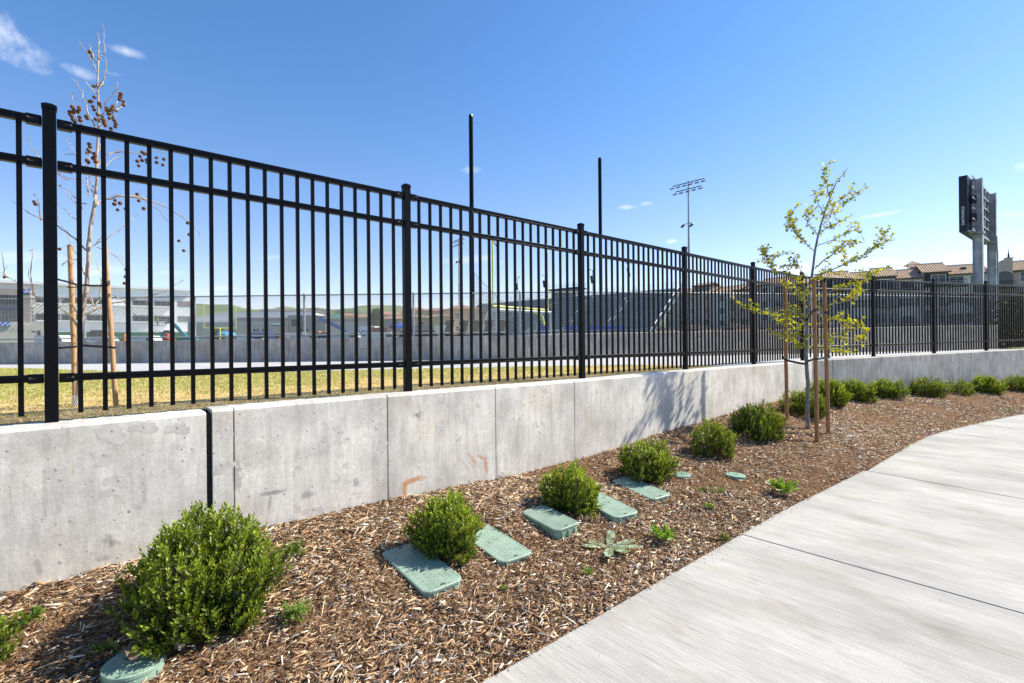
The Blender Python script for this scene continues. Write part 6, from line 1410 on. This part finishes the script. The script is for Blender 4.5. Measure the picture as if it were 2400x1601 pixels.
def soccer_goal():
    A = at_y(1164, 725, 27.8); B = at_y(1290, 729, 31); zc = A.z; t = thing('soccer_goal', 'white framed soccer goal with a pale net, in front of the grandstand', 'goal', ((A.x+B.x)/2, (A.y+B.y)/2, 1)); A = Vector((A.x, A.y, 0)); B = Vector((B.x, B.y, 0)); d = (B-A).normalized(); n = Vector((-d.y, d.x, 0)); Z = lambda z: Vector((0, 0, z))
    mb = MB(); mb.tube([A+Z(.95), A+Z(zc), B+Z(zc), B+Z(.95)], .07, 8); bk = n*1.9
    for P in (A, B): mb.tube([P+Z(zc), P+bk*.35+Z(zc), P+bk+Z(1.05), P+Z(1.05)], .035, 6)
    mb.tube([A+bk+Z(1.05), B+bk+Z(1.05)], .035, 6); mb.build('frame', M_white, t)
    mb = MB(); W = (B-A).length; m = int(W/.16)
    for k in range(m+1): q = A.lerp(B, k/m); mb.tube([q+Z(zc), q+bk*.35+Z(zc-.06), q+bk+Z(1.05)], .0065, 3, False)
    for k in range(18):
        f = k/17; p = bk*(.35+.65*f)+Z(zc-.06+(1.05-zc)*f); mb.tube([A+p, B+p], .0065, 3, False)
        for P in (A, B): mb.tube([P+Z(zc-(zc-1.05)*f), P+bk*(.35+.65*f)+Z(zc-(zc-1.05)*f)], .0065, 3, False)
    for k in range(4): mb.tube([A+bk*.35*k/3+Z(zc-.02*k), B+bk*.35*k/3+Z(zc-.02*k)], .0065, 3, False)
    mb.build('net', M_white, t)
soccer_goal()
def sled():
    A = at_y(1050, 781, 25); B = at_y(1185, 781, 26.5); t = thing('blocking_sled', 'row of five black leaning padded dummies behind the low wall', 'training sled', ((A.x+B.x)/2, A.y, 1)); mb = MB()
    mb.bar(at_y(1045, 788, 25.2), at_y(1190, 787, 26.7), .12, .12); mb.build('frame', M_dark, t)
    for px in (1055, 1088.5, 1117, 1147, 1179):
        Y = 25+(px-1055)*.012; b = at_y(px-7, 786, Y); c = at_y(px+3, 753, Y); d = (c-b).normalized(); mb = MB(); x = d.cross(Vector((0, 1, 0))).normalized(); l = (c-b).length
        mb.box(b+d*l*.42, (.34, .36, l*.95), X=x, Z=d, bev=.06); mb.box(b+d*l*.95, (.22, .30, .14), X=x, Z=d, bev=.03); pd = mb.build('pad', M_blackr, t)
        mb = MB(); q = b+d*l*.93; mb.tube([q, q+x*.24, q+x*.24-d*.20], .06, 7); mb.tube([q-x*.1+d*.02, q-x*.1+d*.13], .05, 6); mb.build('arm', M_dark, pd)
sled()
def bench_roll(x0, x1, Y, label):
    a = at_y(x0, 776, Y); b = at_y(x1, 775, Y-1); t = thing('team_bench', label, 'bench', ((a.x+b.x)/2, Y, 1), 'blue team benches in front of the grandstand')
    for z, w, nm in ((-.0, .5, 'seat'), (.34, .10, 'backrest')): mb = MB(); mb.bar(a+Vector((0, .3 if z else 0, z)), b+Vector((0, .3 if z else 0, z)), w, .12 if not z else .34); mb.build(nm, M_blue, t)
    k = max(2, int((b-a).length/1.5))
    for i in range(k+1): p = a.lerp(b, i/k); mb = MB(); mb.tube([p, Vector((p.x, p.y, .95))], .05, 5); mb.build('leg', M_galvd, t)
bench_roll(1323, 1352, 52, 'shorter blue team bench, left of the thick fence post'); bench_roll(1376, 1466, 50, 'longer blue team bench, right of the thick fence post')

# ------------------------------------------------------------------ scoreboard
def scoreboard():
    t = thing('scoreboard', 'dark scoreboard seen edge on, carried by two tall galvanised posts', 'scoreboard', (27.5, 30, 1))
    P1_ = at_y(2291, 419, 28.4); P2_ = at_y(2324, 454, 31.3); d = Vector((P2_.x-P1_.x, P2_.y-P1_.y, 0)).normalized(); n = Vector((-d.y, d.x, 0))   # n: away, towards the field
    for P in (P1_, P2_):
        mb = MB(); h = P.z-.9; c = Vector((P.x, P.y, .9+h/2)); w = .40
        mb.box(c-n*(w/2), (.36, .03, h), X=d); mb.box(c+n*(w/2), (.36, .03, h), X=d); mb.box(c, (.03, w-.03, h), X=d); mb.box(Vector((P.x, P.y, .93)), (.8, .8, .06), X=d)
        for zz in (P.z-3.05,): mb.box(Vector((P.x, P.y, zz))+n*.05, (.44, .62, .12), X=d)
        mb.build('post', M_galv, t)
    e = at_y(2256.5, 412, 28.0); zt_ = e.z; zb_ = at_y(2256.5, 543, 28.0).z; E_ = Vector((e.x, e.y, 0)); W = 6.4; D = .36
    mb = MB(); mb.box(E_+d*(W/2)+n*(.0)+Vector((0, 0, (zt_+zb_)/2)), (W, D, zt_-zb_), X=d, bev=.01); cab = mb.build('cabinet', basic('scoreboard_navy', (.006, .011, .022), .45, 0, .1, 2, 0, 1, .35), t)
    # rear frame facing the posts
    mb = MB(); rear = E_+d*.06-n*(D/2+.003)
    for k in range(1, 7): mb.box(rear+d*(k*1.04)-n*.09+Vector((0, 0, (zt_+zb_)/2)), (.10, .17, zt_-zb_-.06), X=d)
    for zz in np.linspace(zb_+.1, zt_-.1, 6): mb.box(rear+d*(W/2-.06)-n*.20+Vector((0, 0, float(zz))), (W-.1, .04, .09), X=d)
    mb.box(rear+d*(W/2-.06)-n*.12+Vector((0, 0, zb_+.01)), (W, .26, .05), X=d); mb.build('rear_frame', M_galv, t)
    for u_ in (1.0, 2.2, 3.4, 4.7):
        for zz in (zb_+.9, zb_+1.9): mb = MB(); mb.box(rear+d*u_-n*.12+Vector((0, 0, zz)), (.4, .2, .4), X=d); mb.build('electrical_box', M_dark, t)
    P = P2_; q = Vector((P.x, P.y, 0))-n*.24; mb = MB(); mb.tube([q-d*.15+Vector((0, 0, P.z-2.7)), q-d*.15+Vector((0, 0, P.z-3.2)), q+d*.12+Vector((0, 0, P.z-3.8)), q+d*.12+Vector((0, 0, .95))], .035, 6); mb.build('conduit', M_galv, t)
    # lettering reads upwards on the narrow side
    o = -d; up = Vector((0, 0, 1)); right = up; upv = o.cross(right)*1.0   # text x axis = up
    ty = o.cross(up) if False else Vector(o).cross(up)
    X = up; Zt = o; Y = Zt.cross(X)
    m = Matrix(((X.x, Y.x, Zt.x, 0), (X.y, Y.y, Zt.y, 0), (X.z, Y.z, Zt.z, 0), (0, 0, 0, 1)))
    c = E_-d*.004+Vector((0, 0, zb_+.88)); tm = text_mesh('DAKTRONICS', .165, M_white, cab, Matrix.Translation(c) @ m, .002, .003)
    tm.matrix_parent_inverse = Matrix.Identity(4)
scoreboard()

# ------------------------------------------------------------------ site machines and clutter far beyond the wall
def boom_lift(base_px, base_py, elbow, tip, Y, mat, label, flip=1):
    b = at_y(base_px, base_py, Y); e = at_y(*elbow, Y); tp_ = at_y(*tip, Y); t = thing('boom_lift', label, 'boom lift', (b.x, b.y, 1))
    mb = MB(); mb.box((b.x, b.y, 2.0), (3.2, 2.2, .9), bev=.15); mb.box((b.x+.3*flip, b.y, 2.9), (2.2, 1.9, .9), bev=.15); mb.build('chassis', mat, t)
    for sx in (-1.1, 1.1):
        mb = MB(); mb.lathe([(.5, -.18), (.5, .18)], (b.x+sx, b.y-1.1, 1.5), 12, X=(1, 0, 0), Z=(0, 1, 0)); mb.build('wheel', M_blackr, t)
    mb = MB(); mb.bar((b.x, b.y, 3.0), e, .42, .5); m_ = Vector((b.x, b.y, 3.0)).lerp(e, .45); mb.bar(m_+Vector((0, 0, .35)), e+Vector((0, 0, .30)), .26, .3); mb.bar(e, tp_, .25, .3); mb.build('boom', mat, t)
    return tp_, t
boom_lift(836, 786, (750, 747.5), (744.5, 755), 95, basic('blue_boom_paint', (.03, .11, .33), .5, 0, .1, 2), 'blue articulated boom lift reaching up to the left')
tpx, lf = boom_lift(441, 790, (401, 755), (386, 757), 100, M_teal, 'teal boom lift with a work basket in front of the white school building')
mb = MB(); c = tpx+Vector((-1.3, 0, -.3)); 
for zz in (-.2, .35, .9): mb.tube([c+Vector(p)+Vector((0, 0, zz)) for p in ((-1.4, -.4, 0), (1.2, -.4, 0), (1.2, .4, 0), (-1.4, .4, 0), (-1.4, -.4, 0))], .035, 4)
for p in ((-1.4, -.4), (-.1, -.4), (1.2, -.4), (1.2, .4), (-1.4, .4)): mb.tube([c+Vector((*p, -.2)), c+Vector((*p, .9))], .035, 4)
mb.box(c+Vector((-.1, 0, -.24)), (2.6, .8, .06)); mb.build('basket', M_galv, lf)
def worker(P):
    t = thing('person', 'person in a yellow-green safety vest and red hard hat standing in the lift basket', 'person', P)
    me = bpy.data.meshes.new('body'); V = [(0, 0, .92), (0, 0, 1.15), (0, 0, 1.40), (0, 0, 1.52), (0, -.01, 1.66), (.10, 0, .86), (.11, -.02, .48), (.10, .02, .06), (.10, -.12, .03), (-.10, 0, .86), (-.11, -.02, .48), (-.10, .02, .06), (-.10, -.12, .03), (.19, 0, 1.40), (.26, -.02, 1.14), (.22, -.22, 1.02), (-.19, 0, 1.40), (-.26, -.02, 1.14), (-.22, -.22, 1.02)]
    Ed = [(0, 1), (1, 2), (2, 3), (3, 4), (0, 5), (5, 6), (6, 7), (7, 8), (0, 9), (9, 10), (10, 11), (11, 12), (2, 13), (13, 14), (14, 15), (2, 16), (16, 17), (17, 18)]
    me.from_pydata(V, Ed, []); me.materials.append(basic('work_clothes', (.05, .055, .08), .8)); o = link('body', me, t, True)
    mo = o.modifiers.new('skin', 'SKIN'); rad = [.15, .14, .15, .06, .10, .10, .075, .05, .045, .10, .075, .05, .045, .07, .05, .035, .07, .05, .035]
    for i, v in enumerate(me.skin_vertices[0].data): v.radius = (rad[i], rad[i]*.85); v.use_root = (i == 0)
    o.modifiers.new('sub', 'SUBSURF').levels = 1; o.modifiers['sub'].render_levels = 1
    mb = MB(); mb.loft([[Vector((r*math.cos(a), r*.75*math.sin(a), z)) for a in [2*math.pi*k/12 for k in range(12)]] for r, z in ((.20, .88), (.19, 1.1), (.22, 1.36), (.12, 1.50))]); mb.build('vest', basic('vest_yellow', (.45, .62, .04), .7), t, True)
    mb = MB(); mb.lathe([(.15, 1.70), (.13, 1.72), (.11, 1.80), (.04, 1.84)], (0, -.01, 0), 10); mb.build('hard_hat', M_redp, t, True)
worker(c+Vector((-.1, 0, -.21)))

def trailer(x0, x1, y0, Y, label, letters=None):
    a = at_y(x0, y0, Y); b = at_y(x1, y0, Y); t = thing('truck_trailer', label, 'trailer', ((a.x+b.x)/2, Y, 1)); h = 2.6; mb = MB(); mb.box(((a.x+b.x)/2, Y+1.25, a.z-h/2), (b.x-a.x, 2.5, h), bev=.04); bd = mb.build('box_body', M_white, t)
    mb = MB(); mb.box(((a.x+b.x)/2, Y+1.25, a.z-h-.15), (b.x-a.x-.2, 2.3, .28)); mb.build('chassis', M_dark, t)
    for f in (.12, .22, .85):
        mb = MB(); mb.lathe([(.5, -.15), (.5, .15)], (a.x+(b.x-a.x)*f, Y+.15, 1.5), 12, X=(1, 0, 0), Z=(0, 1, 0)); mb.build('wheel', M_blackr, t)
    if letters:
        m = Matrix.Translation((a.x+.55*(b.x-a.x)*.3+.3, Y-.005, a.z-h*.5)) @ Matrix.Rotation(R(90), 4, 'X'); text_mesh(letters, 1.25, M_navy, bd, m, .004, .03)
        mb = MB()
        for k in range(5): mb.box((a.x+(b.x-a.x)*(.52+.085*k), Y-.004, a.z-h*(.45+.03*(k % 2))), (.34, .02, .7), X=(1, 0, .2), Z=(-.2, 0, 1))
        mb.build('blue_script', basic('light_blue_print', (.30, .55, .80), .6), bd)
trailer(840, 879, 764.5, 88, 'white box trailer with dark blue letters below the distant houses', 'JCI')
def canopy(x0, x1, y0, y1, Y, mat, label):
    a = at_y(x0, y1, Y); b = at_y(x1, y1, Y); top = at_y(x0, y0, Y).z; t = thing('canopy', label, 'canopy', ((a.x+b.x)/2, Y, 1)); w = b.x-a.x; mb = MB(); cx = (a.x+b.x)/2
    mb.box((cx, Y+1.5, (a.z+top)/2-.1), (w, 3, (top-a.z)-.2)); mb.loft([[Vector((cx+sx*w/2, Y+1.5+sy*1.5, top-.198)) for sx, sy in ((-1, -1), (1, -1), (1, 1), (-1, 1))], [Vector((cx+sx*w*.42, Y+1.5+sy*.4, top+.1)) for sx, sy in ((-1, -1), (1, -1), (1, 1), (-1, 1))]]); mb.build('cover', mat, t)
    for sx in (-1, 1):
        for sy in (0, 3): mb = MB(); mb.tube([(cx+sx*(w/2-.05), Y+sy, .95), (cx+sx*(w/2-.05), Y+sy, a.z)], .05, 5); mb.build('leg', M_galvd, t)
canopy(912, 927, 760, 769, 80, M_navy, 'navy half of the blue canopy behind the thick fence post')
canopy(927.5, 949, 759.5, 769, 80, M_blue, 'bright blue canopy just left of the thick fence post')
canopy(578, 622, 779, 793, 70, M_navy, 'long navy covered stack right of the distant goal')
canopy(509, 528, 778.5, 786, 75, basic('pale_blue_vinyl', (.10, .40, .75), .5), 'small light blue canopy under the distant goal')
def machine(x, y0, Y, s, mat, label, nm='loader'):
    P = at_y(x, y0, Y); t = thing(nm, label, 'machine', (P.x, Y, 1)); w = s*Y/F; h = max(.8, P.z-1.2); mb = MB(); mb.box((P.x, Y, 1.3+h*.3), (w, 1.8, h*.5), bev=.12); mb.box((P.x-w*.15, Y, 1.3+h*.72), (w*.45, 1.5, h*.42), bev=.1); mb.build('body', mat, t)
    mb = MB(); mb.box((P.x-w*.15, Y-.78, 1.3+h*.76), (w*.36, .05, h*.26)); mb.build('cab_window', M_glass, t)
    for f in (-.32, .32): mb = MB(); mb.lathe([(.55, -.2), (.55, .2)], (P.x+w*f, Y-.95, 1.5), 12, X=(1, 0, 0), Z=(0, 1, 0)); mb.build('wheel', M_blackr, t)
    mb = MB(); mb.bar((P.x+w*.45, Y, 1.6), (P.x+w*.7, Y, 1.3+h*.55), .3, .22); mb.build('lift_arm', mat, t)
machine(750, 775, 85, 13, M_orangep, 'orange loader below the blue boom lift')
machine(662, 779, 88, 12, M_orangep, 'small orange machine below the striped awning')
machine(246, 780, 95, 10, M_redp, 'red machine by the left garage opening of the school')
machine(398, 781, 92, 16, M_redp, 'red machine by the right garage opening of the school')
machine(298, 781, 95, 8, M_orangep, 'small yellow-orange machine before the green screen of the school')
mb = MB(); a = at_y(871, 774, 84); b = at_y(908, 774, 84); mb.bar(a, b, .4, .9); mb.bar(a+Vector((0, 0, -1.1)), b+Vector((0, 0, -1.1)), .4, .25); mb.bar(a-Vector((0, 0, .4)), a-Vector((0, 0, 3.2)), .3, .3); mb.bar(b-Vector((0, 0, .4)), b-Vector((0, 0, 3.2)), .3, .3)
tag(mb.build('steel_beam_stack', basic('rust_red_steel', (.20, .05, .03), .8)), 'rust red steel beams right of the white trailer', 'beams')
for i, (x0, x1, y0, Y, m, lab) in enumerate(((963, 1010, 765, 62, M_gbrown, 'grey-brown site wall panel right of the thick fence post'), (1020, 1046, 765, 64, M_cream, 'pale concrete wall panel left of the leaning black dummies'))):
    a = at_y(x0, y0, Y); b = at_y(x1, y0, Y); mb = MB(); mb.box(((a.x+b.x)/2, Y, (a.z+.9)/2), (b.x-a.x, .25, a.z-.9)); mb.box(((a.x+b.x)/2, Y, a.z+.05), (b.x-a.x+.1, .35, .1)); k = 5
    for q in range(k+1): mb.box((a.x+(b.x-a.x)*q/k, Y-.16, (a.z+.9)/2), (.12, .08, a.z-.9))
    tag(mb.build('site_wall', m), lab, 'wall')

def van(px, py, Y, mat, label, kind='van'):
    P = at_y(px, py, Y); h = P.z-1.0; t = thing('parked_van', label, 'van', (P.x, Y, 1.02), 'vans parked on the building site'); mb = MB(); Lc = 5.2
    pr = [(-.5, .16), (-.5, .92), (-.47, 1), (.26, 1), (.37, .60), (.5, .50), (.5, .16)]; mb.prism([Vector((P.x+x*Lc, Y, 1.0+z*h)) for x, z in pr], (0, 2, 0)); mb.build('body', mat, t)
    mb = MB(); mb.prism([Vector((P.x+x*Lc, Y-.012, 1.0+z*h)) for x, z in ((.10, .62), (.10, .92), (.25, .92), (.34, .62))], (0, .01, 0)); mb.build('side_window', M_glass, t)
    for f in (-.3, .33): mb = MB(); mb.lathe([(.36, -.1), (.36, .1)], (P.x+Lc*f, Y+.08, 1.36), 12, X=(1, 0, 0), Z=(0, 1, 0)); mb.build('wheel', M_blackr, t)
M_vgrey = basic('silver_paint', (.45, .46, .48), .35, .3, .05, 1)
for px, py, Y, m, lab in ((590, 784, 84, M_white, 'white van behind the navy stack, right of the distant goal'), (632, 782, 88, M_navy, 'dark blue van under the striped awning'), (690, 780, 88, M_white, 'white van in front of the grey hall block'), (718, 781, 84, M_vgrey, 'silver van left of the orange loader'), (782, 779, 84, M_dark, 'black van right of the orange loader'), (812, 778, 82, M_vgrey, 'silver van under the blue boom'),
        (896, 779, 78, M_white, 'white van under the rust red beams'), (118, 786, 80, M_white, 'white van just left of the tall fence post'), (232, 789, 82, M_vgrey, 'silver van before the left garage opening of the school'), (335, 787, 82, M_white, 'white van in front of the green school screen'), (990, 774, 58, M_dark, 'black van before the grey-brown site wall panel')): van(px, py, Y, m, lab)

# dark hedge and lawn past the end of the low wall (far right)
def hedge():
    g = np.random.default_rng(77); n = 26000; A = at_y(2350, 700, 24); t = thing('hedge', 'dark clipped hedge behind the fence at the right edge', 'hedge', (A.x+4, 25, 1.1))
    P = np.stack([g.uniform(A.x, A.x+12, n), g.uniform(24, 26, n), g.uniform(1.15, 3.5, n)], 1); edge = g.uniform(0, 1, n) < .5; P[edge, 1] = 24+g.uniform(0, .25, edge.sum()); P[:, 2] += .12*np.sin(P[:, 0]*5)
    col = np.array([.035, .055, .018])*g.uniform(.5, 1.6, (n, 1)); V, Fq, cc = leaves(P, norm(g.normal(0, 1, (n, 3))), norm(g.normal(0, 1, (n, 3))), np.full(n, .10), np.full(n, .03), col); npmesh('foliage', V, Fq, M_leaf, cc, t).matrix_parent_inverse = Matrix.Translation(-t.location)
    mb = MB()
    for k in range(24): x = A.x+.3+k*.5; mb.tube([(x, 25, 1.0), (x+.1, 25, 3.2)], .05, 5)
    mb.build('stem', M_stem, t)
hedge()
quad_sheet('far_lawn', [(22.2, 21.4), (34, 24), (36, 28), (23, 27)], 1.16, basic('yellow_green_turf', (.26, .27, .07), .95, 0, .3, 3), thick=.1)
